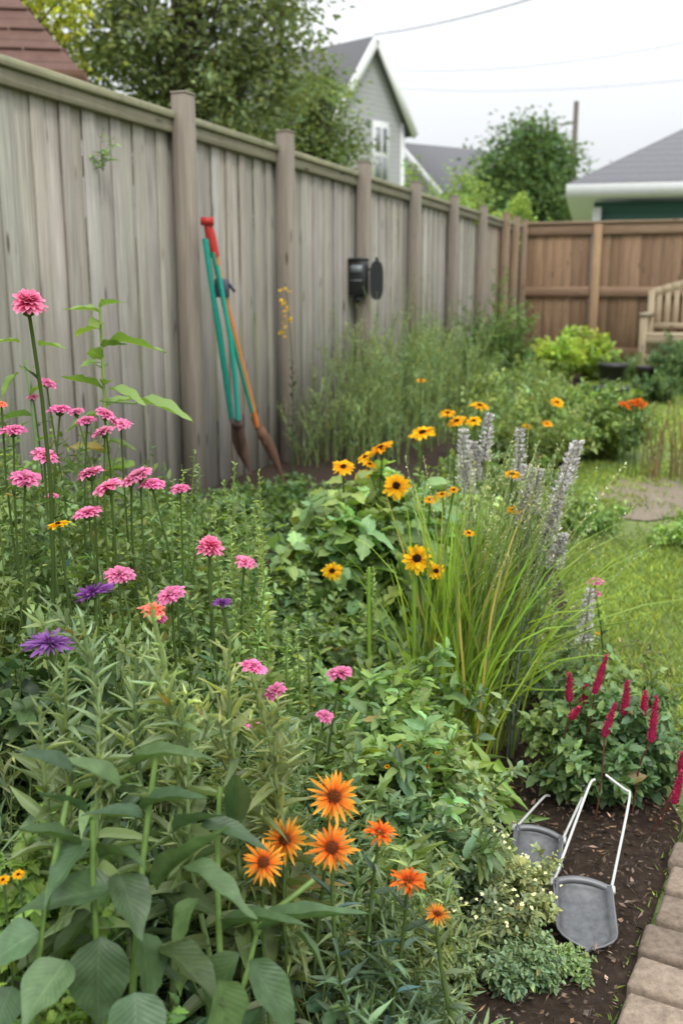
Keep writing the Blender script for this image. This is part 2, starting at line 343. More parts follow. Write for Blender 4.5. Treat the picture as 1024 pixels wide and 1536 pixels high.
def groundmat(name,c1,c2,c3,sc,bs,bd):
    m,nt=newmat(name); tc=nd(nt,'ShaderNodeTexCoord'); o=tc.outputs['Object']
    n1=noise(nt,o,sc,8,.7); n2=noise(nt,o,sc*.05,4,.6)
    c=ramp(nt,n1,[(.3,c1),(.55,c2),(.75,c3)]); c=mixc(nt,mth(nt,'MULTIPLY',n2,.6),c,c2)
    finish(nt,c,.95,n1,bs,bd,.15); return m
M_lawn=groundmat('lawn',(.10,.13,.04),(.19,.24,.085),(.28,.30,.13),28,.5,.02)
M_soil=groundmat('soil',(.022,.015,.011),(.06,.042,.031),(.13,.095,.07),45,1.,.02)
M_dirt=groundmat('dry_dirt',(.15,.125,.09),(.24,.20,.15),(.32,.28,.22),40,.6,.01)
def stripes(name,c1,c2,per,axis=2,bs=.6,rough=.7,br=False):
    m,nt=newmat(name); tc=nd(nt,'ShaderNodeTexCoord'); s=nd(nt,'ShaderNodeSeparateXYZ'); nt.links.new(tc.outputs['Object'],s.inputs[0])
    fr=mth(nt,'FRACT',mth(nt,'DIVIDE',s.outputs[axis],per)); n=noise(nt,tc.outputs['Object'],14 if br else 2.5,5,.7)
    c=mixc(nt,n,c1,c2); c=mixc(nt,mth(nt,'MULTIPLY',mth(nt,'LESS_THAN',fr,.12),.45),c,tuple(x*.4 for x in c1))
    finish(nt,c,rough,fr,bs,.02,.25); return m
M_siding=stripes('grey_siding',(.37,.375,.395),(.45,.455,.475),.22); M_green=stripes('green_siding',(.05,.12,.105),(.07,.15,.13),.16)
M_shing=stripes('grey_shingles',(.11,.11,.12),(.2,.2,.215),.13,br=True); M_rshing=stripes('red_brown_shingles',(.10,.055,.045),(.2,.115,.09),.075,br=True)
M_glass=plain('window_glass',(.22,.24,.26),.15,0,3,.2)

# ---------------------------------------------------------------- ground
def sheet(name,pts,z,mat,sub=None):
    b=B(); P=np.array([[x,y,z] for x,y in pts]); b.add(P,[list(range(len(P)))],(.5,.5,.5)); return b.make(name,mat)
sheet('ground',[(-600,-300),(600,-300),(600,900),(-600,900)],0,M_lawn)
d=A(math.sin(math.radians(20)),math.cos(math.radians(20)),0); nf=A(d[1],-d[0],0); C0=A(2.72,15.4,0); Z=A(0,0,1)
sheet('flowerbed_soil',[(-3.9,-1.2),(-.9,-1.2),(.02,.55),(.46,1.41),(.78,2.03),(.80,3.),(.92,4.0),(1.1,4.9),(1.5,6.3),(2.0,8.6),(2.4,10.5),(2.9,12),(3.4,13.6),(3.3,15.7),tuple((C0-nf*.7)[:2]+d[:2]*.5),tuple((C0-d*16.5-nf*.7)[:2])],.004,M_soil)
sheet('dirt_path',[(1.36,5.1),(1.6,5.0),(1.75,5.08),(2.05,5.12),(2.3,5.3),(2.42,5.6),(2.5,5.9),(2.3,6.05),(2.1,6.3),(1.9,6.18),(1.72,6.2),(1.62,5.9),(1.45,5.6)],.008,M_dirt)
sheet('patio_stone',[(3.2,8.6),(4.3,8.5),(4.6,9.2),(3.5,9.5)],.008,M_dirt)
b=B(); N=11000; P=np.stack([U(-.2,1.05,N),U(1.2,3.2,N),U(.006,.022,N)],1); a=U(0,6.28,N)
m=(P[:,0]<(P[:,1]-1.41)*.52+.44); P=P[m]; a=a[m]; N=len(P)
D=np.stack([np.cos(a),np.sin(a),U(-.4,.5,N)],1)
inst(b,TIN[0],P,D,U(.004,.024,N),U(.002,.009,N),jit(A(.11,.075,.052),N,.65,.1),.9)
b.make('mulch',M_bits)
b=B()
def lawnblades(N,y0,y1,L):
    y=y0+(y1-y0)*U(0,1,N)**1.2; bx=np.interp(y,[1.,2.,3.,4.,4.9,6.3,8.6,10.5,13.6],[.8,1.02,.80,.93,1.11,1.51,2.0,2.4,3.4]); x=bx+U(0,1,N)**1.1*(y*.42+.2-bx+.6).clip(.3,9)
    p=np.sin(x*2.3+1.3*np.sin(y*1.7))+np.sin(y*3.1+x)+.7*np.sin(x*7-y*5)
    e=((x-1.93)/.5)**2+((y-5.65)/.55)**2
    keep=(e+.4*np.sin(x*23+y*17)+.3*np.sin(x*41-y*9)>U(-.15,1.2,N)) & (U(0,1,N)<.66+.25*p)
    x,y,p=x[keep],y[keep],p[keep]; n=len(x); a=U(0,6.28,n)
    D=np.stack([np.cos(a)*.7,np.sin(a)*.7,U(.4,1.2,n)],1)
    c=jit(A(.195,.26,.078),n,.24,.15)*(1+.12*p[:,None])
    inst(b,TIN[0],np.stack([x,y,0*x],1),D,L*U(.5,1.5,n),U(.0035,.006,n)*(1+y*.12),c,.8)
lawnblades(60000,2.1,5.5,.032); lawnblades(60000,5.,14.5,.04)
n=1500; x=U(.75,1.1,n);y=U(1.2,2.1,n); k=x>(y-1.41)*.52+.71; x,y=x[k],y[k];a=U(0,6.28,len(x))
inst(b,TIN[0],np.stack([x,y,0*x],1),np.stack([np.cos(a)*.6,np.sin(a)*.6,1+0*a],1),.04,.003,jit(A(.12,.2,.04),len(x)),.8)
b.make('lawn_grass',M_far)
b=B(); e0=A(.454,1.41,0); ed=nrm(A(.326,.62,0)); en=A(ed[1],-ed[0],0)
for i in range(-8,14):
    w=.098; c=e0+ed*(i*.104)+en*(.112+U(-.009,.009)); an=U(-.045,.045); ax=np.array([en*math.cos(an)+ed*math.sin(an),ed*math.cos(an)-en*math.sin(an),Z+A(U(-.05,.05),U(-.05,.05),0)])
    col=A(.265,.205,.155)*U(.7,1.15)
    box(b,c+A(0,0,.012+U(-.004,.004)),(.205,w*.91,.055),col,ax)
b.make('brick_edging',M_brick,bevel=.007)
b=B(); n=260; t=U(-.6,1.2,n); o=U(-.02,.015,n); P=e0+ed*t[:,None]+en*o[:,None]; a=U(0,6.28,n)
inst(b,TIN[0],P,np.stack([np.cos(a)*.7,np.sin(a)*.7,U(.3,1,n)],1),U(.01,.03,n),.004,jit(A(.14,.19,.06),n,.3),.8); b.make('edging_weeds',M_far)

# ---------------------------------------------------------------- fences
GZ=2.10
b=B(); t=.08; j=0
while t<15.5:
    w=U(.08,.13); j+=1; off=-.035-(.013 if j%2 else 0)-U(0,.004)
    tone=U(.76,1.16); g=A(.395,.37,.335)*tone*A(1+U(-.04,.05),1,1-U(-.03,.06))
    if t<1.6: g=A(.33,.235,.155)*tone
    elif t<3: g=A(.36,.30,.245)*tone
    ang=U(-.015,.015); n2=nf*math.cos(ang)+d*math.sin(ang); d2=d*math.cos(ang)-nf*math.sin(ang)
    wide=w+(.012 if j%2 else -U(.001,.006))
    box(b,C0-d*(t+w/2)+nf*off+Z*(.0+(GZ-.06)/2),(wide,.012,GZ-.07),g,[d2,n2,Z])
    t+=w
for k in (.35,1.75): box(b,C0-d*7.75-nf*.085+Z*k,(15.5,.04,.09),A(.3,.28,.25),[d,nf,Z])
fence=b.make('wooden_fence',M_grey,bevel=.002)
b=B(); tt=-.02
for L in (3,3,3,3,3.5):
    box(b,C0-d*(tt+L/2)+nf*-.035+Z*(GZ-.022),(L-.004,.11,.038),A(.36,.35,.23)*U(.9,1.1),[d,nf,Z]); tt+=L
box(b,C0-d*7.75-nf*.015+Z*(GZ-.077),(15.4,.03,.065),A(.31,.285,.21),[d,nf,Z])
b.make('cap_rail',M_grey,parent=fence,bevel=.004)
b=B()
for i,t in enumerate((0.02,.75,1.5,2.99,4.5,6.02,7.54,9.14,10.50,12.45,13.9)):
    w=.105; c=A(.31,.262,.22)*U(.9,1.12)
    if i<3: c=A(.32,.22,.15)
    hh=GZ+.06+U(-.015,.025)
    box(b,C0-d*t+nf*.042+Z*hh/2,(w,.09,hh),c,[d,nf,Z]); box(b,C0-d*t+nf*.042+Z*(hh+.007),(w+.006,.097,.012),c*1.1,[d,nf,Z])
b.make('posts',M_grey,parent=fence,bevel=.005)
BH=2.12
b=B(); s=.05
while s<9:
    w=U(.13,.15); tone=U(.72,1.18); box(b,C0+nf*(s+w/2)-d*(-.03-(R.integers(2))*.006)+Z*(.03+(BH-.1)/2),(w-.005,.018,BH-.12),A(.28,.18,.115)*tone,[nf,d,Z]); s+=w
bf=b.make('cedar_fence',M_brown,bevel=.002)
b=B()
box(b,C0+nf*4.5-d*.01+Z*(BH-.09),(8.9,.03,.15),A(.38,.26,.18),[nf,d,Z]); box(b,C0+nf*4.5+Z*(BH+.005),(8.9,.12,.035),A(.38,.28,.2),[nf,d,Z])
box(b,C0+nf*4.5-d*.012+Z*1.13,(8.9,.04,.14),A(.36,.24,.16),[nf,d,Z]); box(b,C0+nf*4.5-d*.012+Z*.25,(8.9,.04,.13),A(.3,.19,.12),[nf,d,Z])
for s in (1.12,2.9,4.7,6.5): box(b,C0+nf*s-d*.055+Z*(BH-.02)/2,(.12,.05,BH-.03),A(.42,.28,.17),[nf,d,Z])
b.make('rails_and_posts',M_brown,parent=bf,bevel=.004)

L=empty('wall_mailbox'); b=B(); p=C0-d*7.67+nf*.045
box(b,p+Z*1.27,(.11,.135,.28),A(.02,.02,.02),[d,nf,Z]); box(b,p+Z*1.415,(.13,.15,.022),A(.02,.02,.02),[d,nf,Z]); box(b,p+Z*1.10,(.07,.06,.05),A(.02,.02,.02),[d,nf,Z])
b.make('housing',M_black,parent=L,bevel=.012)
b=B(); box(b,p+Z*1.34-d*.058,(.006,.10,.06),A(.3,.33,.33),[d,nf,Z]); box(b,p+Z*1.25-d*.058,(.006,.10,.008),A(.3,.33,.33),[d,nf,Z]); b.make('window',M_glass,parent=L)
b=B(); q=p+A(.145,.02,1.25); n=20
def sq(a): c_,s_=math.cos(a),math.sin(a); return A(.055*np.sign(c_)*abs(c_)**.7,0,.155*np.sign(s_)*abs(s_)**.7)
V=[q+sq(a)+o for o in(A(0,-.03,0),A(0,.04,0)) for a in np.linspace(0,2*math.pi,n,endpoint=False)]
b.add(V,[[i,(i+1)%n,n+(i+1)%n,n+i] for i in range(n)],(.02,.02,.02)); b.add(V[:n],[list(range(n))],(.02,.02,.02)); b.add(V[n:],[list(range(n))[::-1]],(.02,.02,.02))
bar(b,q+A(-.09,.01,.08),q+A(0,.01,.1),.02,.02,A(.02,.02,.02)); vtube(b,[q+A(0,0,.14),q+A(0,0,.18)],.014,A(.02,.02,.02))
b.make('cover',M_black,parent=L,bevel=.004)

tool=empty('long_handled_pruner'); b=B()
p0=W(311,332,5.45);p1=W(323,385,5.48);p2=W(333,432,5.52);p3=W(386,640,5.8)
vtube(b,[p0,p0*.5+p1*.5,p1],[.022,.028,.024],A(.50,.035,.03),8); box(b,p0,(.065,.05,.04),A(.45,.03,.025)); b.make('grip',M_paint,True,tool)
b=B(); vtube(b,[p1,p2,(p2+p3)/2,p3],[.018,.017,.017,.017],A(.62,.21,.05),8); b.make('shaft',M_paint,True,tool)
b=B(); box(b,p2,(.075,.06,.10),A(.06,.07,.10)); vtube(b,[p2+A(.03,0,.03),p2+A(.07,0,-.02)],.012,A(.03,.03,.05)); b.make('clamp',M_paint,False,tool,bevel=.006)
def blade(b,p,q,w,col,yo=.004,curve=0):
    p=np.asarray(p);q=np.asarray(q);dd=q-p;x=nrm(np.cross(dd,A(0,1,0)));V=[];n=8
    for i in range(n+1):
        t=i/n; ww=w*(.5+.6*math.sin(math.pi*min(1,t*1.1)))*(1-t**4) + .002; c=p+dd*t+x*curve*math.sin(math.pi*t)
        V+=[c-x*ww/2+A(0,yo,0),c+x*ww/2+A(0,yo,0),c-x*ww/2-A(0,yo,0),c+x*ww/2-A(0,yo,0)]
    Fc=[]
    for i in range(n):
        k=i*4; Fc+=[[k,k+1,k+5,k+4],[k+2,k+6,k+7,k+3],[k,k+4,k+6,k+2],[k+1,k+3,k+7,k+5]]
    b.add(V,Fc,col)
b=B(); blade(b,W(380,625,5.78),W(426,724,5.93),.06,A(.17,.095,.065),.006,.012); blade(b,W(390,640,5.75),W(398,668,5.79),.05,A(.24,.13,.08),.01); b.make('blade',M_bits,False,tool)
lop=empty('garden_lopper'); b=B(); tc_=A(.02,.36,.28)
vtube(b,[W(308,358,5.44),W(316,420,5.47),W(329,500,5.55),W(348,632,5.72)],[.017,.014,.018,.016],tc_,8)
vtube(b,[W(319,378,5.45),W(338,470,5.52),W(360,550,5.61),W(378,618,5.69)],[.011,.010,.011,.011],tc_*A(1,.7,.6),8)
vtube(b,[W(326,398,5.42),W(345,505,5.51),W(352,560,5.57),W(357,630,5.65)],[.011,.013,.015,.013],tc_*1.1,8)
b.make('handles',M_paint,True,lop)
b=B(); blade(b,W(352,628,5.67),W(377,712,5.83),.075,A(.19,.115,.09),.006,-.01); blade(b,W(356,628,5.65),W(362,690,5.77),.05,A(.13,.08,.06),.004,.01); box(b,W(355,634,5.67),(.06,.03,.05),A(.12,.08,.07)); b.make('blades',M_bits,False,lop)

# scoops -----------------------------------------------------------
def scoop(name,tipL,c_top,wid,leng,hl,hr,bend):
    par=empty(name); ay=nrm(tipL-c_top); ax=nrm(A(1,.18,0)-ay*(A(1,.18,0)@ay))
    n=nrm(np.cross(ay,ax)); n=n if n[2]>0 else -n
    b=B(); K=14; V=[]
    for i in range(K+1):
        t=i/K; ww=wid/2*(1-.9*max(0,(t-.66)/.34)**2.6)*(.96+.06*t)
        for j in range(K+1):
            x=-1+2*j/K; rim=.016*abs(x)**8+.010*max(0,1-t*9)
            arch=.014*(1-x*x)*(1-t)
            V.append(c_top+ax*x*ww+ay*(t*leng-arch)+n*(rim-.010*(1-x*x)*math.sin(math.pi*min(t*1.2,1))))
    Fc=np.array([[i*(K+1)+j,i*(K+1)+j+1,(i+1)*(K+1)+j+1,(i+1)*(K+1)+j] for i in range(K) for j in range(K)])
    b.add(V,Fc,(.4,.4,.4)); o=b.make('pan',M_metal,True,par); m=o.modifiers.new('s','SOLIDIFY'); m.thickness=.002
    b=B(); rim=[c_top+ax*x*wid/2*.99+ay*(-.014*(1-x*x))+n*.010 for x in np.linspace(-1,1,11)]; vtube(b,rim,.0075,A(.5,.5,.5),8)
    for sg in(-1,1): vtube(b,[c_top+sg*ax*wid/2*(1-.9*max(0,(t-.66)/.34)**2.6)+ay*t*leng+n*.014 for t in np.linspace(0,1,14)],.0028,A(.5,.5,.5),6)
    b.make('rim',M_rim,True,par)
    b=B()
    def path(P,n=5):
        P=np.array(P); s=np.linspace(0,len(P)-1,n*len(P)); return np.stack([np.interp(s,np.arange(len(P)),P[:,k]) for k in range(3)],1)
    def sm(P):
        for _ in range(3): P=np.concatenate([P[:1],(P[:-2]+2*P[1:-1]+P[2:])/4,P[-1:]])
        return P
    vtube(b,sm(path([rim[0],hl,hl+bend*.3])),.0029,A(.7,.7,.7),8); vtube(b,sm(path([rim[-1],hr,hr-A(.012,0,-.004),hl+bend])),.0029,A(.7,.7,.7),8)
    for e in(rim[0],rim[-1]): box(b,e,(.014,.014,.012),A(.6,.6,.6),[ax,ay,n])
    b.make('wire_handle',M_wire,True,par)
def gp0(px,py,z=.0):
    v=(768-py)/F; s=(-sT+cT*v)/(cT+sT*v); return W(px,py,(z-H)/s)
scoop('garden_scoop',gp0(880,1432,.006),gp0(871,1334,.055),.112,.135,W(885,1172,1.95),W(946,1188,1.92),A(.035,.01,.01))
scoop('garden_scoop',gp0(798,1326,.006),gp0(806,1256,.045),.102,.115,W(817,1193,2.08),W(880,1180,2.08),A(.04,.03,-.02))
b=B(); vtube(b,[A(.12,2.02,.03),A(.2,1.98,.05),A(.27,2.02,.04),A(.36,1.98,.012)],.004,A(.04,.04,.04),6); b.make('irrigation_hose',M_black,True)

# ---------------------------------------------------------------- bench
bn=empty('garden_bench'); o=A(4.13,13.7,0); fx=nrm(A(.93,-.36,0)); fy=nrm(A(.42,.91,0)); S=1.28; pc=A(.46,.37,.26)
b=B()
def bp(x,y,z): return o+fx*x*S+fy*y*S+Z*z*S
ax=[fx,fy,Z]
Wb=1.35
for x in(0,Wb): 
    box(b,bp(x,0,.31),(.07*S,.06*S,.62*S),pc*.95,ax); box(b,bp(x,.5,.45),(.07*S,.05*S,.9*S),pc,ax); box(b,bp(x,.24,.65),(.09*S,.58*S,.03*S),pc*A(.75,.8,.85),ax); box(b,bp(x,.25,.2),(.03*S,.46*S,.05*S),pc,ax)
b.make('frame',M_pale,parent=bn,bevel=.006)
b=B()
for k in range(5): box(b,bp(Wb/2,.03+k*.1,.435),((Wb+.04)*S,.08*S,.025*S),pc*U(.9,1.1),ax)
box(b,bp(Wb/2,.0,.385),(Wb*S,.03*S,.07*S),pc*.9,ax); box(b,bp(Wb/2,.02,.2),(Wb*S,.04*S,.05*S),pc*.9,ax); box(b,bp(Wb/2,.02,.1),(Wb*S,.04*S,.05*S),pc*.9,ax)
b.make('seat',M_pale,parent=bn,bevel=.004)
b=B(); box(b,bp(Wb/2,.5,.52),(Wb*S,.035*S,.06*S),pc,ax)
for k in range(14):
    x=.08+k*(Wb-.16)/13; zt=.86+.14*math.sin(math.pi*min(1,max(0,x/Wb)))
    box(b,bp(x,.5,(.55+zt)/2),(.055*S,.018*S,(zt-.55)*S),pc*U(.92,1.08),ax)
n=14
for k in range(n):
    x0=k/n*Wb;x1=(k+1)/n*Wb; z0=.88+.14*math.sin(math.pi*x0/Wb); z1=.88+.14*math.sin(math.pi*x1/Wb)
    bar(b,bp(x0,.5,z0),bp(x1+.004,.5,z1),.045*S,.07*S,pc*1.05)
b.make('backrest',M_pale,parent=bn,bevel=.003)
for (x,y,r,h) in((3.25,11.9,.17,.30),(3.58,11.5,.15,.30),(2.66,9.7,.16,.24)):
    b=B(); p=A(x,y,0); pr=[(r*.7,0),(r*.95,h*.85),(r*1.08,h*.86),(r*1.08,h),(r*.95,h),(r*.9,h*.8),(.01,h*.8)]
    vtube(b,np.array([[x,y,z+.0005*i] for i,(q,z) in enumerate(pr)]),np.array([q for q,z in pr]),A(.02,.02,.022),20); b.make('plant_pot',M_black,False)

# ---------------------------------------------------------------- buildings
def prism(name,mat,V,Fs,par):
    b=B()
    for f in Fs: b.add([V[i] for i in f],[list(range(len(f)))],(.4,.4,.4))
    return b.make(name,mat,parent=par)
hs=empty('grey_gable_house'); ap=A(1.2,45,11.4); rd=nrm(A(-2.75,2.5,0)); gd=nrm(A(.67,.74,0)); hw=2.35; ez=8.3
def hp(s,r,z): return np.array([ap[0],ap[1],0])+gd*s+rd*r+Z*z
V=[hp(-hw,0,0),hp(hw,0,0),hp(hw,0,ez),hp(0,0,11.35),hp(-hw,0,ez),hp(-hw,11,0),hp(hw,11,0),hp(hw,11,ez),hp(0,11,11.35),hp(-hw,11,ez)]
prism('walls',M_siding,V,[(0,1,2,3,4),(5,9,8,7,6),(0,4,9,5),(1,6,7,2)],hs)
b=B()
sl=(11.4-ez)/hw
for sg in(-1,1):
    P=[hp(0,-.35,11.5),hp(0,11.3,11.5),hp(sg*(hw+.35),11.3,11.5-sl*(hw+.35)),hp(sg*(hw+.35),-.35,11.5-sl*(hw+.35))]
    V=np.array(P+[p-Z*.18 for p in P]); b.add(V,[[0,1,2,3],[7,6,5,4],[0,3,7,4],[1,5,6,2],[2,6,7,3]],(.3,.3,.3))
b.make('roof',M_shing,parent=hs)
b=B()
for sg in(-1,1): bar(b,hp(0,-.40,11.36),hp(sg*(hw+.37),-.40,11.36-sl*(hw+.37)),.10,.36,A(.7,.7,.7))
box(b,hp(.7,-.04,6.9),(1.1,.08,2.6),A(.7,.7,.7),[gd,rd,Z]); box(b,hp(hw-.1,-.03,ez/2),(.25,.07,ez),A(.7,.7,.7),[gd,rd,Z])
b.make('white_trim',M_white,parent=hs)
b=B(); box(b,hp(.7,-.09,7.45),(.75,.03,1.0),A(.1,.1,.1),[gd,rd,Z]); box(b,hp(.7,-.09,6.25),(.75,.03,1.0),A(.1,.1,.1),[gd,rd,Z]); b.make('window_glass',M_glass,parent=hs)
b=B(); box(b,hp(.7,-.115,6.85),(.09,.03,2.3),A(.7,.7,.7),[gd,rd,Z]); b.make('window_bar',M_white,parent=hs)
wg=empty('low_gable_house'); q=W(606,214,52); rd2=nrm(A(.85,.53,0)); gd2=nrm(A(.53,-.85,0))
def wp(s,r,z): return A(q[0],q[1],0)+gd2*s+rd2*r+Z*z
qz=q[2]; V=[wp(-3,0,0),wp(3,0,0),wp(3,0,qz-2.3),wp(0,0,qz-.1),wp(-3,0,qz-2.3),wp(-3,5,0),wp(3,5,0),wp(3,5,qz-2.3),wp(0,5,qz-.1),wp(-3,5,qz-2.3)]
prism('walls',M_siding,V,[(0,1,2,3,4),(5,9,8,7,6),(0,4,9,5),(1,6,7,2)],wg)
b=B()
for sg in(-1,1):
    P=[wp(0,-.3,qz),wp(0,5.3,qz),wp(sg*3.5,5.3,qz-2.65),wp(sg*3.5,-.3,qz-2.65)]; V=np.array(P+[p-Z*.15 for p in P]); b.add(V,[[0,1,2,3],[7,6,5,4],[0,3,7,4],[1,5,6,2],[2,6,7,3]],(.3,.3,.3))
b.make('roof',M_shing,parent=wg)
b=B()
for sg in(-1,1): bar(b,wp(0,-.36,qz-.12),wp(sg*3.55,-.36,qz-.12-2.68),.08,.32,A(.7,.7,.7))
b.make('rake_trim',M_white,parent=wg)
gh=empty('green_bungalow'); e0_=W(850,284,19.2); ez=e0_[2]
gx=nrm(A(.97,-.24,0)); gy=A(-gx[1],gx[0],0)
def gp(x,y,z): return A(e0_[0],e0_[1],0)+gx*x+gy*y+Z*z
b=B(); box(b,gp(6.5,5,ez/2-.1),(12,9,ez-.2),A(.06,.13,.12),[gx,gy,Z]); b.make('walls',M_green,parent=gh)
b=B(); rz=ez+2.9
V=[gp(0,0,ez+.1),gp(13,0,ez+.1),gp(13,10,ez+.1),gp(0,10,ez+.1),gp(5,5,rz),gp(8,5,rz)]
b.add(V,[[0,1,5,4],[2,3,4,5]],(.2,.2,.2)); b.add(V,[[1,2,5],[3,0,4]],(.2,.2,.2)); b.make('roof',M_shing,parent=gh)
b=B(); box(b,gp(6.5,5,ez-.02),(13.04,10.04,.22),A(.7,.7,.7),[gx,gy,Z]); box(b,gp(.56,.46,ez/2-.15),(.16,.16,ez-.3),A(.7,.7,.7),[gx,gy,Z]); b.make('fascia',M_white,parent=gh)
b=B(); box(b,gp(3.5,.46,1.7),(1.2,.06,1.),A(.7,.7,.7),[gx,gy,Z]); b.make('window_frame',M_white,parent=gh)
sh=empty('garden_shed'); 
E=W(122,106,6.9); zr=E[2]; sx=nrm(A(1,.15,0)); sy=A(-sx[1],sx[0],0)
def sp(x,y,z): return A(E[0],E[1],0)+sx*x+sy*y+Z*z
b=B(); box(b,sp(-1.6,1.3,zr/2-.05),(2.7,2.2,zr-.1),A(.2,.1,.07),[sx,sy,Z]); b.make('walls',M_brown,parent=sh)
b=B(); V=[sp(0,0,zr),sp(-3.2,0,zr),sp(-3.2,2.6,zr),sp(0,2.6,zr),sp(-1.6,1.3,zr+1.95)]
b.add(V,[[1,0,4],[0,3,4],[3,2,4],[2,1,4]],(.2,.2,.2)); b.make('roof',M_rshing,parent=sh)
b=B(); box(b,sp(-1.6,1.3,zr-.04),(3.24,2.64,.08),A(.16,.09,.06),[sx,sy,Z]); b.make('fascia',M_brown,parent=sh)
b=B()
for k in range(1,14):
    f=k/14
    a0=V[1]*(1-f)+V[4]*f; a1=V[0]*(1-f)+V[4]*f; a2=V[3]*(1-f)+V[4]*f
    for p,r_ in((a0,a1),(a1,a2)):
        m_=12
        for j in range(m_):
            u0=p+(r_-p)*j/m_; u1=p+(r_-p)*(j+.93)/m_; jz=U(-.008,.008); bar(b,u0+Z*(.006+jz),u1+Z*(.006+jz),.02,.014,A(.13,.068,.055)*U(.6,1.4))
b.make('shingle_courses',M_bits,parent=sh)
up=empty('utility_pole'); b=B(); pb=W(864,152,42); vtube(b,[[pb[0],42,0],[pb[0],42,pb[2]]],[.13,.10],A(.20,.17,.15),10); bar(b,[pb[0]-.6,42,pb[2]-.9],[pb[0]+.1,42,pb[2]-.75],.08,.08,A(.2,.18,.16)); b.make('shaft',M_bits,True,up)
b=B()
def wire(p,q,sag,r): 
    s=np.linspace(0,1,24)[:,None]; C=p*(1-s)+q*s-Z*sag*4*s*(1-s); vtube(b,C,r,A(.06,.06,.06),5)
wire(W(560,52,44.5),W(1000,-70,26),.25,.022)
wire(W(590,105,60),W(1100,48,40),.5,.008); wire(W(590,132,60),W(1100,112,40),.35,.007)
wire(W(590,60,60),W(1000,-30,34),.4,.007)
b.make('power_line',M_black)

# ---------------------------------------------------------------- trees
def tree(name,base,crown,rad,ncl,nl,ls,col,clr=.35,trunk=.12,colv=.3,cone=0,flat=.6):
    par=empty(name); base=np.asarray(base,float);crown=np.asarray(crown,float);rad=np.asarray(rad,float)
    b=B(); top=crown+Z*rad[2]*.6
    tr=curves(base[None],top[None],.04,10); vtube(b,tr,np.linspace(trunk,trunk*.15,10)[None],A(.10,.08,.06),8)
    q=nrm(R.normal(0,1,(ncl,3)))*U(.25,1,(ncl,1))**.6; 
    if cone: q[:,:2]*=(1-.62*(q[:,2:]*.5+.5)**1.2)*1.25
    cc=crown+q*rad*U(.85,1.12,(ncl,1))
    n=min(ncl,80); s=((cc[:n,2]-base[2])/(top[2]-base[2])*.75).clip(.15,.9)
    P,_=sample(np.repeat(tr,n,0),s[:,None]); lim=curves(P[:,0],cc[:n],.1,8,1.); vtube(b,lim,np.linspace(trunk*.28,.006,8)[None],A(.10,.08,.06),5)
    b.make('trunk_and_limbs',M_bits,True,par)
    b=B(); N=ncl*nl; k=np.repeat(np.arange(ncl),nl)
    off=R.normal(0,1,(N,3))*clr*.5*A(1,1,flat)*np.repeat(U(.6,1.3,(ncl,1)),nl,0)
    P=cc[k]+off; D=nrm(R.normal(0,1,(N,3))*A(1,1,.6)+A(0,0,-.25)+off/clr)
    tone=np.exp(R.normal(0,colv,(ncl,1)))[k]; c=jit(col,N,.2,.1)*tone
    inst(b,TIN[1],P,D,ls*U(.6,1.3,N),ls*U(.4,.65,N),c,.8)
    b.make('foliage',M_far,parent=par)
tree('deciduous_tree',(-1.9,11.2,0),(-1.55,11.2,4.0),(1.35,1.2,1.9),240,105,.085,A(.145,.185,.10),.42,.13,colv=.28)
tree('deciduous_tree',(-3.4,10.,0),(-3.15,10.,3.75),(.65,.8,1.2),70,90,.08,A(.30,.33,.07),.4,.09)
tree('deciduous_tree',(-.5,13.5,0),(-.30,13.2,3.1),(.52,.6,.8),60,90,.07,A(.14,.19,.09),.35,.06)
tree('deciduous_tree',(-1.6,14,0),(-1.3,14,2.9),(1.0,.6,.9),60,90,.08,A(.14,.19,.09),.4,.06)
p=W(792,240,33); tree('round_tree',(p[0],33,0),(p[0],33,3.9),(1.8,1.8,2.35),230,110,.19,A(.10,.16,.075),.75,.2,cone=1,colv=.18)
p=W(690,262,30); tree('deciduous_tree',(p[0],30,0),(p[0],30,3.2),(.7,.8,1.2),40,80,.16,A(.17,.24,.09),.5,.1)
b=B(); N=20000; x=U(0,1,N)
P=C0+np.array([-1.2,1.5,0])+np.stack([-1.+3.2*x,3.0*x*.1+U(-.5,.5,N),1.9+U(-.3,.55,N)*(1-.6*np.abs(x-.5))+.22*np.sin(x*19)+.12*np.sin(x*43)],1)
inst(b,TIN[1],P,R.normal(0,1,(N,3)),U(.05,.1,N),U(.03,.05,N),jit(A(.20,.28,.09),N,.3),.8)
tr=[C0+A(-2+.5*i,1.7,0) for i in range(7)]; vtube(b,curves(tr,[t_+A(U(-.2,.2),0,2.1) for t_ in tr]),np.linspace(.03,.01,8)[None],A(.08,.06,.04),5)
b.make('hedge',M_far)
b=B(); N=30000
x=U(-60,90,N); top=4.4+1.2*np.sin(x*.21)+1.*np.sin(x*.53+1)+.5*np.sin(x*1.3); P=np.stack([x,U(88,95,N),top*U(0,1,N)**.6],1)
inst(b,TIN[1],P,R.normal(0,1,(N,3)),U(.7,1.4,N),U(.6,.9,N),jit(A(.11,.15,.09),N,.25),.8); b.make('distant_treeline',M_far)

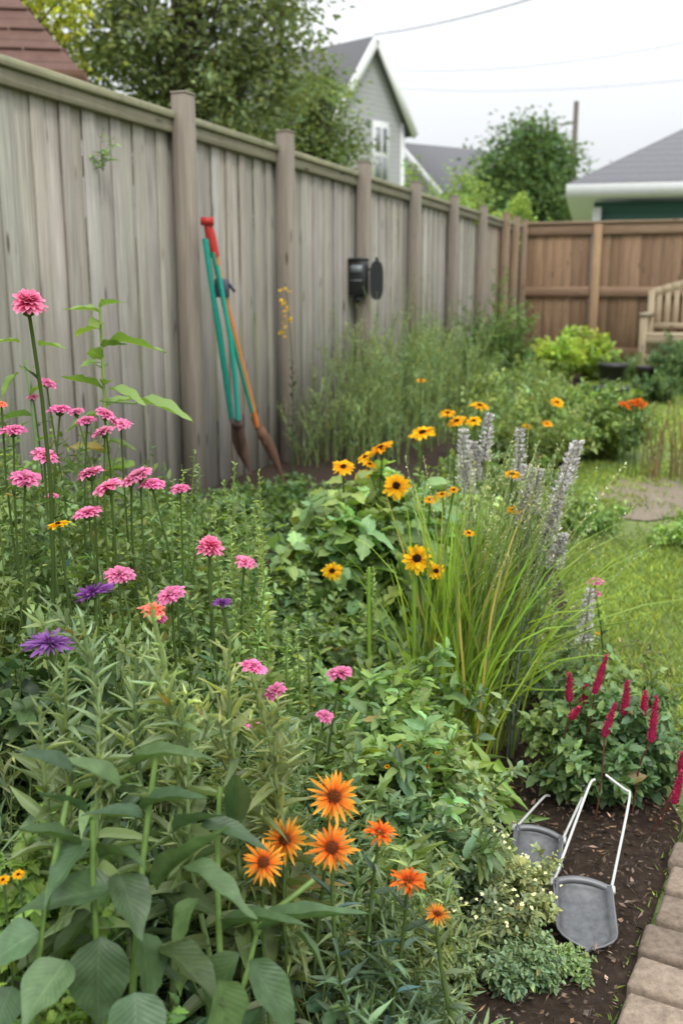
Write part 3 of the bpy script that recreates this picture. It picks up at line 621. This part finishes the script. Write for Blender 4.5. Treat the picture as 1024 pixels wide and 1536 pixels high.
# ---------------------------------------------------------------- shrubs and plants
def bush(name,c,rx,ry,h,n,nl,T,L,Wd,col,nb=3,hmin=.5,mat=None,v=.22,ang=(40,85),blen=None,b=None,st=A(.11,.15,.06),sr=.003,pw=1.4,basef=.35,roll=.5):
    own=b is None; b=b or B()
    a=U(0,6.28,n); r=np.sqrt(U(0,1,n)); x=np.cos(a)*r;y=np.sin(a)*r
    tops=np.stack([c[0]+x*rx,c[1]+y*ry,h*(1-.35*r**2)*U(hmin,1.05,n)],1); bases=np.stack([c[0]+x*rx*basef,c[1]+y*ry*basef,0*x],1)
    C=curves(bases,tops,.1,8,pw); stems(b,C,sr,sr*.4,st,3); leaves_on(b,C,nl,T,L,Wd,col,ang,v=v,roll=roll)
    if nb:
        Br=branch(C,nb,blen or h*.35); stems(b,Br,sr*.5,sr*.25,st,3); leaves_on(b,Br,max(4,nl//2),T,L*.85,Wd*.85,col,ang,v=v,roll=roll)
    if own: b.make(name,mat or M_leaf)
    return b
G1=A(.10,.16,.06); G2=A(.075,.13,.045); GS=A(.15,.20,.125)
bush('shrub',(1.52,9.9),.36,.4,1.28,90,34,TIN,.07,.03,A(.09,.15,.05),4,.35)
bush('yellow_green_shrub',(2.68,12.3),.34,.3,.72,60,30,TIN,.09,.05,A(.27,.35,.07),3,.5)
bush('yellow_green_shrub',(3.2,12.9),.34,.3,.68,60,30,TIN,.09,.05,A(.24,.32,.07),3,.5)
bush('round_shrub',(3.9,11.2),.42,.4,.68,120,30,TIN,.06,.035,A(.08,.14,.07),4,.5)
bush('shrub',(3.6,12.6),.45,.2,.4,40,24,TIN,.07,.035,A(.12,.17,.08),2,.5)
bush('shrub',(3.3,10.4),.35,.25,.34,50,22,TIN,.07,.035,A(.09,.15,.07),2,.5)
bush('perennial_clump',(2.0,11.3),.6,.8,.42,110,20,TIN,.08,.035,A(.16,.22,.08),2,.4)
bush('perennial_clump',(2.9,10.4),.35,.35,.25,60,20,TIN,.07,.03,A(.09,.14,.06),2,.4)
bush('perennial_clump',(1.95,9.2),.45,.9,.32,140,20,TIN,.07,.03,A(.17,.24,.08),2,.4)
bush('perennial_clump',(1.78,7.0),.5,.5,.54,130,22,OV,.075,.035,A(.13,.20,.07),3,.4)
bush('perennial_clump',(1.2,6.6),.5,.7,.60,140,24,TIN,.07,.03,A(.16,.22,.08),3,.4)
bush('perennial_clump',(1.45,8.3),.5,.7,.6,110,20,TIN,.07,.03,A(.15,.21,.08),3,.4)
bush('low_groundcover',(1.85,4.5),.42,.38,.14,190,14,TIN,.045,.025,A(.15,.25,.07),2,.4)
bush('low_groundcover',(1.25,5.0),.25,.5,.14,110,14,TIN,.045,.025,A(.14,.22,.07),2,.4)
bush('perennial_clump',(.75,4.6),.4,.7,.46,120,20,OV,.06,.028,A(.14,.20,.07),3,.4)
b=B(); n=300; t=U(5.6,9.3,n); off=U(.15,.9,n); base=C0-d*t[:,None]+nf*off[:,None]
hh=np.interp(t,[5.6,7,8.5,8.9,9.3],[.55,.80,.92,.75,.45])*U(.4,1.2,n)
C=curves(base,base+np.stack([R.normal(0,.08,n),R.normal(0,.08,n),hh],1),.06); stems(b,C,.005,.002,A(.18,.25,.11),3)
leaves_on(b,C,24,TIN,.06,.011,A(.19,.26,.13),(15,50),.08)
Br=branch(C,4,.24,.3,.95,(12,32)); stems(b,Br,.0025,.0012,A(.20,.27,.13),3); leaves_on(b,Br,9,TIN,.045,.009,A(.22,.29,.15),(15,55)); b.make('fennel',M_far)
b=B(); n=60; t=U(5.2,9.1,n); base=C0-d*t[:,None]+nf*U(.12,.4,n)[:,None]; C=curves(base,base+np.stack([R.normal(0,.08,n),R.normal(0,.08,n),U(.8,1.35,n)],1),.06); stems(b,C,.004,.0015,A(.20,.24,.15),3); leaves_on(b,C,40,TIN,.035,.009,A(.23,.28,.17),(20,60),.2); b.make('wispy_weeds',M_far)
b=B(); P0=W(428,425,6.3); C=curves([[P0[0]+.03,6.3,0]],[P0],.02); stems(b,C,.005,.002,G1); leaves_on(b,C,26,TIN,.06,.02,G1,(30,70),.1,.6)
s=U(0,.36,20); q=nrm(R.normal(0,1,(20,3)))*A(.035,.03,.0)+np.stack([0*s,0*s,-s],1)+P0
inst(b,TIN[0],np.repeat(q,3,0),R.normal(0,1,(60,3)),.022,.018,jit(A(.85,.58,.03),60,.1,.05),1.); b.make('yellow_mullein',M_petal)
bush('undergrowth',(-.30,4.9),.5,.6,.22,130,22,OV,.06,.03,G2,2,.4)
bush('undergrowth',(-.75,3.9),.5,.5,.42,150,22,OV,.06,.03,G1,3,.4)
bush('undergrowth',(-1.3,3.6),.4,.6,.62,110,22,OV,.07,.035,G1,3,.4)
bush('undergrowth',(-.15,3.7),.25,.4,.13,60,18,OV,.05,.025,G2,1,.4)
b=B()
for i in range(16):
    p=W(U(380,455),905,3.0); V,Fc,C=dome(U(.035,.07),U(.05,.08),A(.42,.42,.41),0,np.random.default_rng(i),9,4,.15); b.add(V*A(1,.7,1)+A(p[0],2.8+U(-.15,.25),0),Fc,C*0+.42*U(.7,1.2))
b.make('rocks',M_bits,True)

def heads(b,lst,kind,tilt=.3,stem=True,st=A(.11,.17,.05),nl=8,T=LAN,ll=.05,lw=.012,lc=G1,r=.0022,spread=.06):
    for it in lst:
        px,py,sz,Y=it[:4]; k=it[4] if len(it)>4 else kind
        P=W(px,py,Y); S=sz*Y/F*.5/ .98*1.04
        n=A(R.normal(0,.28),-tilt*U(.2,1.5),1.)
        inst_n(b,fl(k),P,n,S,np.ones(3)*U(.82,1.12)*A(1,1+U(-.12,.15),1))
        if stem:
            base=A(P[0]+U(-spread,spread),P[1]+U(0,spread*1.5),0); C=curves([base],[P-nrm(n)*S*.3],.05)
            vtube(b,C,np.linspace(r*1.5,r,8)[None],st*U(.8,1.2),5); 
            if nl: leaves_on(b,C,nl,T,ll,lw,lc,(35,75),.2,.93)
b=B()
pk=[(72,575,28,2.4),(90,615,36,2.1),(130,631,31,2.2),(160,622,36,2.2),(155,648,36,2.15),(182,636,32,2.2),(20,646,38,1.9),(68,684,42,1.85),(38,718,50,1.7),(135,710,44,1.85),(163,731,48,1.8),(208,713,42,1.9),(228,726,38,1.9),(270,733,30,2.1),(78,744,20,1.9),(132,770,44,1.75),(180,862,48,1.65),(256,892,46,1.65),(368,843,36,2.0),(380,1000,44,1.55),(412,1038,42,1.55),(510,1010,42,1.75),(487,1074,30,1.7),(378,1087,26,1.45),(115,618,26,2.3),(195,722,34,1.9),(50,596,20,2.5),(892,872,24,2.7),(893,890,20,2.7),(240,928,24,1.62)]
heads(b,pk,'pink',.22,lc=G1)
heads(b,[(315,822,42,1.75,'pom'),(43,457,50,1.75,'pom')],'pom',.4,r=.0035)
b.make('pink_zinnia',M_petal,True)
b=B(); heads(b,[(230,915,44,1.6,'coral'),(3,606,18,1.9,'coral')],'coral'); heads(b,[(88,787,34,1.72,'yel')],'yel',.1); b.make('coral_zinnia',M_petal,True)
b=B(); heads(b,[(140,890,62,1.5),(75,966,78,1.35),(333,905,34,1.7)],'purple',.08,r=.0028); b.make('purple_aster',M_petal,True)
b=B(); heads(b,[(500,1196,84,1.26),(428,1260,72,1.20),(395,1294,70,1.14),(498,1272,78,1.20)],'orange',.7,nl=12,ll=.07,lw=.012,lc=GS,r=.0026,spread=.03)
heads(b,[(570,1250,58,1.28),(612,1322,60,1.23),(655,1372,46,1.23,'orange')],'redor',.2,nl=12,ll=.06,lw=.011,lc=GS,r=.0026,spread=.03); b.make('orange_blanket_flower',M_petal,True)
b=B(); yl=[(515,701,34,3.1),(571,673,40,3.2),(594,729,42,3.0),(548,686,26,3.3),(545,711,30,3.2),(634,650,40,3.6),(625,838,46,2.4),(498,857,32,2.85),(654,857,28,2.4),(703,800,18,2.4),(770,765,22,2.5),(768,712,26,2.7),(719,609,28,4.4),(685,632,28,4.2),(671,620,24,4.3),(710,632,24,4.2),(631,571,15,5.2),(663,742,22,3.0),(645,750,20,3.0),(554,697,24,3.2),(835,604,22,6.),(820,636,16,6),(790,640,16,6),(700,705,18,3.0),(680,735,16,2.9)]
for it in yl:
    heads(b,[it],'yel',U(.25,.5) if it[1] not in(838,729,857,701) else 1.1,nl=3,ll=.07,lw=.03,r=.003)
b.make('black_eyed_susan',M_petal,True)
b=B(); P=[W(a,c_,e) for a,c_,e in((28,1312,1.05),(5,1320,1.05),(600,1120,1.85),(622,1135,1.85),(580,1150,1.8),(640,1150,1.85),(655,1130,1.9),(896,950,2.8),(948,605,6.2),(962,608,6.2),(955,603,6.2),(940,610,6.2),(935,608,6.1))]
for i,p in enumerate(P):
    o=i>7; inst_n(b,fl('redor' if o else 'yel'),p,A(U(-.5,.5),-.3,1),.04 if o else (.008 if i<2 else .0065)); C=curves([[p[0],p[1]+.02,0]],[p],.04); vtube(b,C,.0015 if not o else .004,G1)
b.make('small_yellow_flower',M_petal,True)
b=B(); n=24; x=U(2.05,2.38,n)*.93; y=U(5.95,6.25,n); C=curves(np.stack([x,y,0*x],1),np.stack([x+U(-.06,.06,n),y,U(.3,.52,n)],1),.06); stems(b,C,.005,.003,A(.22,.16,.10)); leaves_on(b,C,12,TIN,.045,.015,A(.15,.17,.07),(30,80),.3); b.make('dried_stalks',M_leaf)

def mass(name,n,xr,yr,zf,nl,T,L,Wd,col,nb,blen,mat=M_leaf,sr=.0024,ang=(35,80),hr=(.55,1.02),st=A(.14,.20,.07),v=.22,spread=.05,hue=.1):
    b=B(); x=U(*xr,n);y=U(*yr,n)
    z=zf(x,y)*U(*hr,n); C=curves(np.stack([x,y,0*x],1),np.stack([x+R.normal(0,spread,n),y+R.normal(0,spread,n),z],1),.09); stems(b,C,sr,sr*.4,st)
    leaves_on(b,C,nl,T,L,Wd,col,ang,v=v,hue=hue)
    if nb: Br=branch(C,nb,blen,.35,.95,(20,50)); stems(b,Br,sr*.5,sr*.25,st,3); leaves_on(b,Br,max(5,int(nl*.55)),T,L*.8,Wd*.8,col*1.06,ang,s1=1.02,v=v,hue=hue)
    b.make(name,mat)
mass('zinnia_foliage',210,(-1.0,-.28),(1.8,2.7),lambda x,y:np.interp(x,[-.95,-.6,-.28],[.98,.88,.62])*(.85+.08*y*.5),17,OV,.045,.018,A(.12,.175,.065),4,.16)
mass('zinnia_foliage',80,(-.75,-.22),(1.5,1.8),lambda x,y:np.interp(x,[-.7,-.45,-.2],[.74,.66,.52]),17,LAN,.055,.016,A(.12,.175,.075),4,.13)
mass('undergrowth',90,(-.7,-.15),(2.6,3.3),lambda x,y:np.interp(x,[-.7,-.15],[.62,.26]),18,OV,.055,.025,A(.09,.15,.05),3,.14)
bush('dark_leaved_shrub',(-.56,1.52),.2,.12,.74,74,26,OV,.047,.036,A(.04,.08,.032),5,.35,blen=.2)
mass('meadow_sage',160,(-.38,.2),(1.95,2.8),lambda x,y:np.interp(x,[-.38,-.2,.0,.22],[.50,.36,.28,.24]),15,OV,.062,.029,A(.105,.165,.065),3,.10)
mass('bellflower_foliage',60,(-.05,.22),(1.8,2.3),lambda x,y:.34+0*x,14,SER,.075,.034,A(.14,.22,.08),2,.10)
mass('meadow_sage',90,(-.28,.15),(1.5,1.95),lambda x,y:np.interp(x,[-.3,.0,.17],[.46,.33,.22]),16,SER,.07,.025,A(.10,.155,.07),3,.10)
mass('catmint',90,(-.15,.28),(1.65,2.3),lambda x,y:.26+0*x,16,OV,.04,.019,A(.155,.21,.11),3,.08)
b=B(); sp_=[(352,695,2.1),(388,705,2.1),(292,675,2.3),(320,740,2.1),(275,705,2.4),(400,860,1.9),(462,870,2.0),(440,930,1.9),(430,950,2.0),(560,850,2.5),(552,853,2.5),(380,760,2.0),(300,700,2.2),(365,740,2.1),(335,720,2.2),(260,720,2.2),(345,790,2.0),(395,800,2.05)]
for px,py,Y in sp_:
    P=W(px,py,Y); C=curves([[P[0]+U(-.03,.03),P[1],0]],[P],.04,12); stems(b,C,.0035,.0012,A(.18,.25,.09)); leaves_on(b,C,90,OV,.028,.013,A(.17,.245,.09),(25,70),.35,1.,prof=lambda s:1.3-.9*s,hue=.05)
b.make('toadflax_spires',M_leaf)
b=B(); tp=[(122,925,1.25),(100,985,1.23),(228,915,1.2),(205,985,1.23),(345,955,1.25),(378,1010,1.25),(150,1030,1.2),(60,1060,1.15),(290,1070,1.2),(440,1100,1.32),(395,1130,1.25)]
bs=[];ts=[]
for px,py,Y in tp:
    P=W(px,py,Y); ts.append(P); bs.append([P[0]*.8-.02+U(-.03,.03),P[1]+U(-.05,.05),0])
C=curves(bs,ts,.07,12); stems(b,C,.0055,.0025,A(.19,.26,.12),8)
leaves_on(b,C,26,LAN,.06,.008,A(.17,.22,.135),(20,55),.78,1.0,prof=lambda s:1.2-.8*(s-.7)/.3,hue=.05)
leaves_on(b,C,14,LANH,.08,.015,A(.125,.175,.10),(45,80),.45,.8,prof=lambda s:1+0*s,hue=.05)
leaves_on(b,C,6,LANH,.09,.026,A(.09,.135,.07),(50,85),.2,.55,prof=lambda s:1+0*s,hue=.05)
Br=branch(C,3,.12,.6,.95,(15,35)); stems(b,Br,.002,.001,A(.17,.23,.12)); leaves_on(b,Br,14,LAN,.040,.006,A(.175,.23,.14),(20,60))
b.make('silver_sunflower_plant',M_leaf,True)
mass('artemisia',44,(-.5,-.05),(1.3,1.6),lambda x,y:.55+0*x,20,LAN,.052,.010,A(.13,.185,.10),4,.12,ang=(20,65),hr=(.5,1.),spread=.04)
b=B()
bl=[(140,1370,60,1482,80,1.0),(150,1405,150,1532,95,.98),(215,1400,232,1500,72,1.0),(178,1310,212,1402,66,1.02),(135,1262,62,1325,60,1.05),(120,1270,30,1245,42,1.05),(172,1335,35,1345,62,1.03),(235,1335,330,1245,40,1.08),(270,1300,375,1372,50,1.05),(300,1240,395,1262,40,1.1),(240,1420,330,1500,70,1.0),(100,1440,40,1530,80,.95),(200,1490,210,1600,90,.93),(330,1400,420,1340,34,1.1),(385,1400,525,1348,34,1.12),(375,1440,440,1545,60,1.0),(360,1430,300,1530,60,1.0),(180,1180,100,1140,36,1.1),(200,1150,275,1100,30,1.12),(110,1160,30,1130,34,1.08),(350,1250,362,1140,40,1.15),(300,1350,250,1440,58,1.04),(440,1400,500,1440,36,1.12),(60,1400,-20,1440,70,.98),(20,1480,-10,1560,80,.95),(330,1470,345,1580,80,.95),(215,1230,150,1200,34,1.08),(130,1220,60,1190,36,1.08),(215,1215,290,1180,36,1.08),(150,1290,215,1250,40,1.06),(260,1250,330,1210,36,1.1)]
for (x0,y0,x1,y1,w,Y) in bl:
    P=W(x0,y0,Y);Q=W(x1,y1,Y-U(0.0,.06)); L_=np.linalg.norm(Q-P); T=OVH[R.integers(4)] if w>48 else LANH[R.integers(3)]
    inst(b,T,[P],[Q-P+A(0,0,.12*L_)],L_*1.1,w*Y/F*1.12,jit(A(.08,.13,.066),1,.2,.06),.3)
stm=[((160,1700,.98),(140,1230,1.05)),((190,1700,1.0),(235,1130,1.1)),((300,1750,1.0),(330,1180,1.15)),((330,1640,1.05),(385,1400,1.12)),((385,1400,1.12),(470,1320,1.16)),((60,1700,.95),(105,1180,1.08)),((385,1400,1.12),(345,1330,1.14))]
for p,q in stm: 
    C=curves([W(*p)],[W(*q)],.05); vtube(b,C,np.linspace(.0050,.0035,8)[None],A(.17,.26,.08),8)
b.make('broad_leaved_plant',M_hero,True)
mass('broad_leaved_foliage',44,(-.42,.0),(.95,1.22),lambda x,y:.36+0*x,10,OVH,.085,.042,A(.065,.11,.05),0,.1,hr=(.4,1.),ang=(50,90),spread=.04,mat=M_hero)
mass('blanket_flower_foliage',100,(-.14,.16),(1.22,1.55),lambda x,y:np.interp(x,[-.14,.05,.16],[.37,.30,.14]),22,LAN,.055,.010,A(.13,.185,.10),3,.1)
mass('blanket_flower_foliage',40,(-.4,-.1),(1.25,1.5),lambda x,y:.40+0*x,20,LAN,.06,.013,A(.11,.16,.08),3,.1)
mass('parsley',36,(-.5,-.33),(1.1,1.3),lambda x,y:.50+0*x,16,LOB,.045,.03,A(.13,.225,.055),4,.1)
mass('parsley',40,(-.42,-.28),(.9,1.05),lambda x,y:.40+0*x,16,LOB,.035,.022,A(.10,.18,.045),4,.08)
b=bush('x',(.12,3.2),.34,.28,.62,150,14,SER+LOB,.12,.085,A(.165,.25,.105),2,.45,b=B(),ang=(60,100),sr=.004,blen=.14,roll=.3); b.make('black_eyed_susan_foliage',M_leaf)
bush('perennial_clump',(.42,3.6),.3,.35,.5,80,18,OV,.075,.035,A(.15,.22,.09),2,.5)
b=B(); n=440; bx=.32+R.normal(0,.05,n); by=2.45+R.normal(0,.055,n)
tx=bx+(bx-.32)*1.2+np.clip(R.normal(.10,.11,n),-.16,.38); ty=by+R.normal(0,.11,n); tz=U(.28,.76,n)*(1-.35*np.abs(tx-bx))
C=curves(np.stack([bx,by,0*bx],1),np.stack([tx,ty,tz],1),.06,8,2.1)
far=np.abs(tx-bx)>.2; C[far,6:,2]-=np.array([.02,.06])
cc=jit(A(.175,.275,.055),n,.24,.14); dry=U(0,1,n)<.06; cc[dry]=A(.36,.31,.14); ribbon(b,C,.0062,cc*A(1.3,1.15,.6),cc); 
n=130; bx=.34+R.normal(0,.06,n); by=2.45+R.normal(0,.06,n); tx=bx+R.normal(.11,.10,n); C=curves(np.stack([bx,by,0*bx],1),np.stack([tx,by+R.normal(0,.1,n),U(.55,.84,n)],1),.04,8,1.8); stems(b,C,.0018,.0009,A(.21,.28,.13),3)
leaves_on(b,C,22,TIN,.012,.006,A(.36,.37,.30),(20,60),.78,1.); b.make('ornamental_grass',M_leaf)
b=B()
for (px,py,py2) in((620,855,1060),(553,853,1000)):
    P=W(px,py,2.4);C=curves([[P[0]+.005,2.4,0]],[P],.01); vtube(b,C,.005,A(.18,.29,.05),8)
b.make('flower_stalk',M_leaf,True)
b=B()
for (x,y0,y1,Y,lean) in((695,640,725,2.8,0),(730,618,690,2.9,4),(778,640,720,2.9,2),(790,695,765,2.5,0),(803,700,770,2.5,5),(845,662,775,2.45,18),(832,740,800,2.45,8),(858,660,725,2.5,10),(880,880,960,2.5,5),(712,660,720,2.9,-3),(820,780,850,2.45,6),(700,690,740,2.8,-4),(838,800,850,2.45,8),(785,740,790,2.5,3)):
    P=W(x+lean,y0,Y);Q=W(x-lean,y1,Y); base=A(.42+(Q[0]-.5)*.5,Y-.1,0); C=curves([base],[Q],.04); stems(b,C,.0032,.0024,A(.17,.21,.12)); leaves_on(b,C,16,LAN,.05,.009,A(.15,.21,.12),(20,60),.1,.9)
    n=420; s=np.floor(U(0,1,n)*11)/11+R.normal(0,.016,n); rr=.020*(1-.6*s.clip(0,1)); a=U(0,6.28,n); o=np.stack([np.cos(a),np.sin(a),0*a],1)
    PP=Q+(P-Q)*s[:,None]+o*(rr*U(.3,1,n))[:,None]; inst(b,TIN[0],PP,o+Z*.7,U(.008,.015,n),U(.005,.009,n),jit(A(.58,.575,.56),n,.35,.03),1.)
    stems(b,np.array([[Q+(P-Q)*k for k in np.linspace(0,1,5)]]),.003,.0015,A(.22,.22,.2))
b.make('silver_salvia',M_petal)
bush('silver_bush',(.60,2.85),.18,.2,.33,60,30,LAN,.035,.007,A(.25,.30,.20),4,.4)
bush('perennial_clump',(.42,2.75),.2,.22,.26,70,18,OV,.05,.024,A(.12,.19,.08),3,.4)
b=B()
for (x,y0,y1,Y,lean) in((900,984,1040,2.1,9),(853,1010,1052,2.15,0),(938,1022,1072,2.1,3),(965,1037,1078,2.12,2),(980,1046,1112,2.02,4),(914,1056,1104,2.05,8),(876,1028,1058,2.15,3),(862,1062,1078,2.1,6),(1016,1158,1205,1.95,6),(1022,1130,1160,2.,2)):
    P=W(x+lean,y0,Y);Q=W(x-lean,y1,Y); K=12; s=np.linspace(0,1,K); Cc=Q+(P-Q)*s[:,None]; rad=.0085*np.sin(np.pi*np.clip(s*.80+.2,0,1))**.6*(1-.45*s); rad[-1]=.001
    vtube(b,Cc,rad,A(.38,.03,.09),10)
    n=300; t=U(0,1,n); a=U(0,6.28,n); o=np.stack([np.cos(a),np.sin(a),0*a],1); r=np.interp(t,s,rad); inst(b,TIN[0],Q+(P-Q)*t[:,None]+o*r[:,None]*.85,o+Z*1.,U(.004,.009,n),.003,jit(A(.47,.06,.13),n,.4,.05),1.)
    base=A(Q[0]*.9+.05,Y+U(0,.08),0); C=curves([base],[Q+Z*.004],.05); vtube(b,C,.002,A(.2,.08,.06)); 
b.make('celosia_spikes',M_petal)
bush('celosia_foliage',(.64,2.16),.22,.15,.28,90,18,SER,.045,.026,A(.11,.175,.075),3,.4,blen=.08)
bush('celosia_foliage',(.70,2.45),.2,.2,.25,50,18,SER,.045,.024,A(.11,.175,.075),3,.4,blen=.08)
bush('hosta',(.28,2.08),.12,.10,.2,24,6,LANH,.12,.042,A(.15,.24,.07),0,.4,ang=(40,85))
bush('perennial_clump',(.12,2.15),.18,.16,.24,60,18,SER,.045,.024,A(.12,.20,.08),2,.4)
b=bush('x',(.25,1.70),.17,.16,.15,150,18,OV,.021,.012,A(.185,.235,.145),4,.5,b=B(),sr=.0015,blen=.05,basef=.8)
bush('x',(.13,1.72),.12,.15,.19,60,18,OV,.023,.013,A(.165,.215,.125),4,.5,b=b,sr=.0015,blen=.06,basef=.8)
bush('x',(.28,1.52),.13,.07,.09,70,16,OV,.018,.010,A(.17,.235,.13),4,.4,b=b,sr=.0012,blen=.04,basef=.9)
bush('x',(.40,1.53),.06,.04,.04,26,14,OV,.016,.009,A(.16,.24,.11),3,.4,b=b,sr=.0012,blen=.03,basef=.9)
for i in range(90):
    a=U(0,6.28);r=math.sqrt(U(0,1)); p=A(.25+.17*r*math.cos(a),1.69+.16*r*math.sin(a),.15*(1-.35*r*r)*U(.85,1.12)); inst_n(b,fl('small'),p,A(U(-.4,.4),U(-.8,0),1),U(.0025,.0045))
b.make('creeping_alyssum',M_leaf)
bush('oregano',(.06,1.42),.07,.06,.05,26,8,OV,.025,.018,A(.14,.22,.08),1,.5,basef=.9)
bush('weeds',(.12,1.36),.05,.04,.04,22,8,TIN,.03,.008,A(.15,.24,.07),1,.5,basef=.9)
b=B()
def tall(px,py,Y,n,L,Wd,seed=0):
    P=W(px,py,Y); C=curves([[P[0]+.01,P[1],0]],[P],.03,12); stems(b,C,.007,.003,A(.16,.24,.09),7); leaves_on(b,C,n,SER,L,Wd,A(.15,.24,.08),(60,95),.55,1.,prof=lambda s:1.2-.6*s,roll=.3,hue=.05)
tall(150,455,2.6,16,.13,.07); tall(38,540,2.5,8,.12,.05)
for (x0,y0,x1,y1,w,Y) in((205,605,285,625,44,2.6),(165,515,245,522,22,2.6),(150,470,98,468,12,2.6),(150,462,188,458,12,2.6),(60,520,98,528,20,2.6),(30,515,-10,522,20,2.4),(150,545,125,560,20,2.6),(30,560,5,600,30,2.4),(165,585,215,610,30,2.5)):
    P=W(x0,y0,Y);Q=W(x1,y1,Y-.03); inst(b,OVH[1],[P],[Q-P+Z*.03],np.linalg.norm(Q-P)*1.05,w*Y/F*1.4,A(.16,.25,.08)[None],.2)
vtube(b,curves([W(150,600,2.6)],[W(205,605,2.6)],.05),.003,A(.16,.24,.09))
b.make('young_sunflower',M_leaf,True)
b=B(); p=C0-d*11.22+nf*.0+Z*1.83
C=curves([p-Z*.1]*5,[p+A(U(-.1,.12),-.04,U(-.05,.12)) for _ in range(5)],.1); stems(b,C,.002,.001,G1); leaves_on(b,C,7,OV,.05,.022,A(.18,.3,.08)); b.make('vine_sprig',M_leaf)
b=B(); n=26; t=U(2.2,6.0,n); p=C0-d*t[:,None]-nf*.12; C=curves(p+Z*1.6,p+np.stack([U(-.15,.15,n),U(-.1,.1,n),U(2.15,2.45,n)],1),.1); stems(b,C,.004,.002,G1); leaves_on(b,C,26,OV,.07,.035,A(.2,.3,.1),(40,90),.4); b.make('climbing_vine',M_leaf)

# ---------------------------------------------------------------- light / world / camera
sc=bpy.context.scene
w=bpy.data.worlds.new('World'); sc.world=w; w.use_nodes=True; nt=w.node_tree; nt.nodes.clear()
sky=nt.nodes.new('ShaderNodeTexSky'); sky.sky_type='NISHITA'; sky.sun_disc=False; sky.sun_elevation=math.radians(52); sky.sun_rotation=math.radians(160); sky.air_density=1.; sky.dust_density=3
tc=nt.nodes.new('ShaderNodeTexCoord'); s=nt.nodes.new('ShaderNodeSeparateXYZ'); nt.links.new(tc.outputs['Generated'],s.inputs[0])
g=nt.nodes.new('ShaderNodeMapRange'); g.inputs[1].default_value=0.05; g.inputs[2].default_value=.8; g.inputs[3].default_value=8.2; g.inputs[4].default_value=23.5; nt.links.new(s.outputs[2],g.inputs[0])
n1=noise(nt,mapping(nt,tc.outputs['Generated'],(1,1,3.5)),2.2,5,.55)
k=mth(nt,'MULTIPLY',g.outputs[0],mth(nt,'MULTIPLY_ADD',n1,.24,.87))
cc=nt.nodes.new('ShaderNodeCombineColor'); nt.links.new(mth(nt,'MULTIPLY',k,.975),cc.inputs[0]); nt.links.new(mth(nt,'MULTIPLY',k,1.0),cc.inputs[1]); nt.links.new(mth(nt,'MULTIPLY',k,1.03),cc.inputs[2])
c=mixc(nt,.93,sky.outputs[0],cc.outputs[0]); bg=nt.nodes.new('ShaderNodeBackground'); bg.inputs[1].default_value=.1; nt.links.new(c,bg.inputs[0])
ow=nt.nodes.new('ShaderNodeOutputWorld'); nt.links.new(bg.outputs[0],ow.inputs[0])
sl_=bpy.data.lights.new('sun','SUN'); sl_.energy=1.5; sl_.angle=math.radians(12); sl_.color=(1,.96,.88)
so=bpy.data.objects.new('sun',sl_); sc.collection.objects.link(so)
so.rotation_euler=(math.radians(38),0,math.radians(20))
cam=bpy.data.cameras.new('camera'); co=bpy.data.objects.new('camera',cam); sc.collection.objects.link(co); sc.camera=co
co.location=(0,0,H); co.rotation_euler=(math.pi/2-TH,0,0); cam.sensor_fit='VERTICAL'; cam.sensor_height=36; cam.sensor_width=24; cam.lens=36*F/1536
cam.clip_end=2000; cam.clip_start=.05; cam.dof.use_dof=True; cam.dof.focus_distance=1.75; cam.dof.aperture_fstop=4.5
sc.view_settings.view_transform='Standard'; sc.view_settings.look='None'; sc.view_settings.exposure=0
print('faces',sum(len(o.data.polygons) for o in bpy.data.objects if o.type=='MESH'))
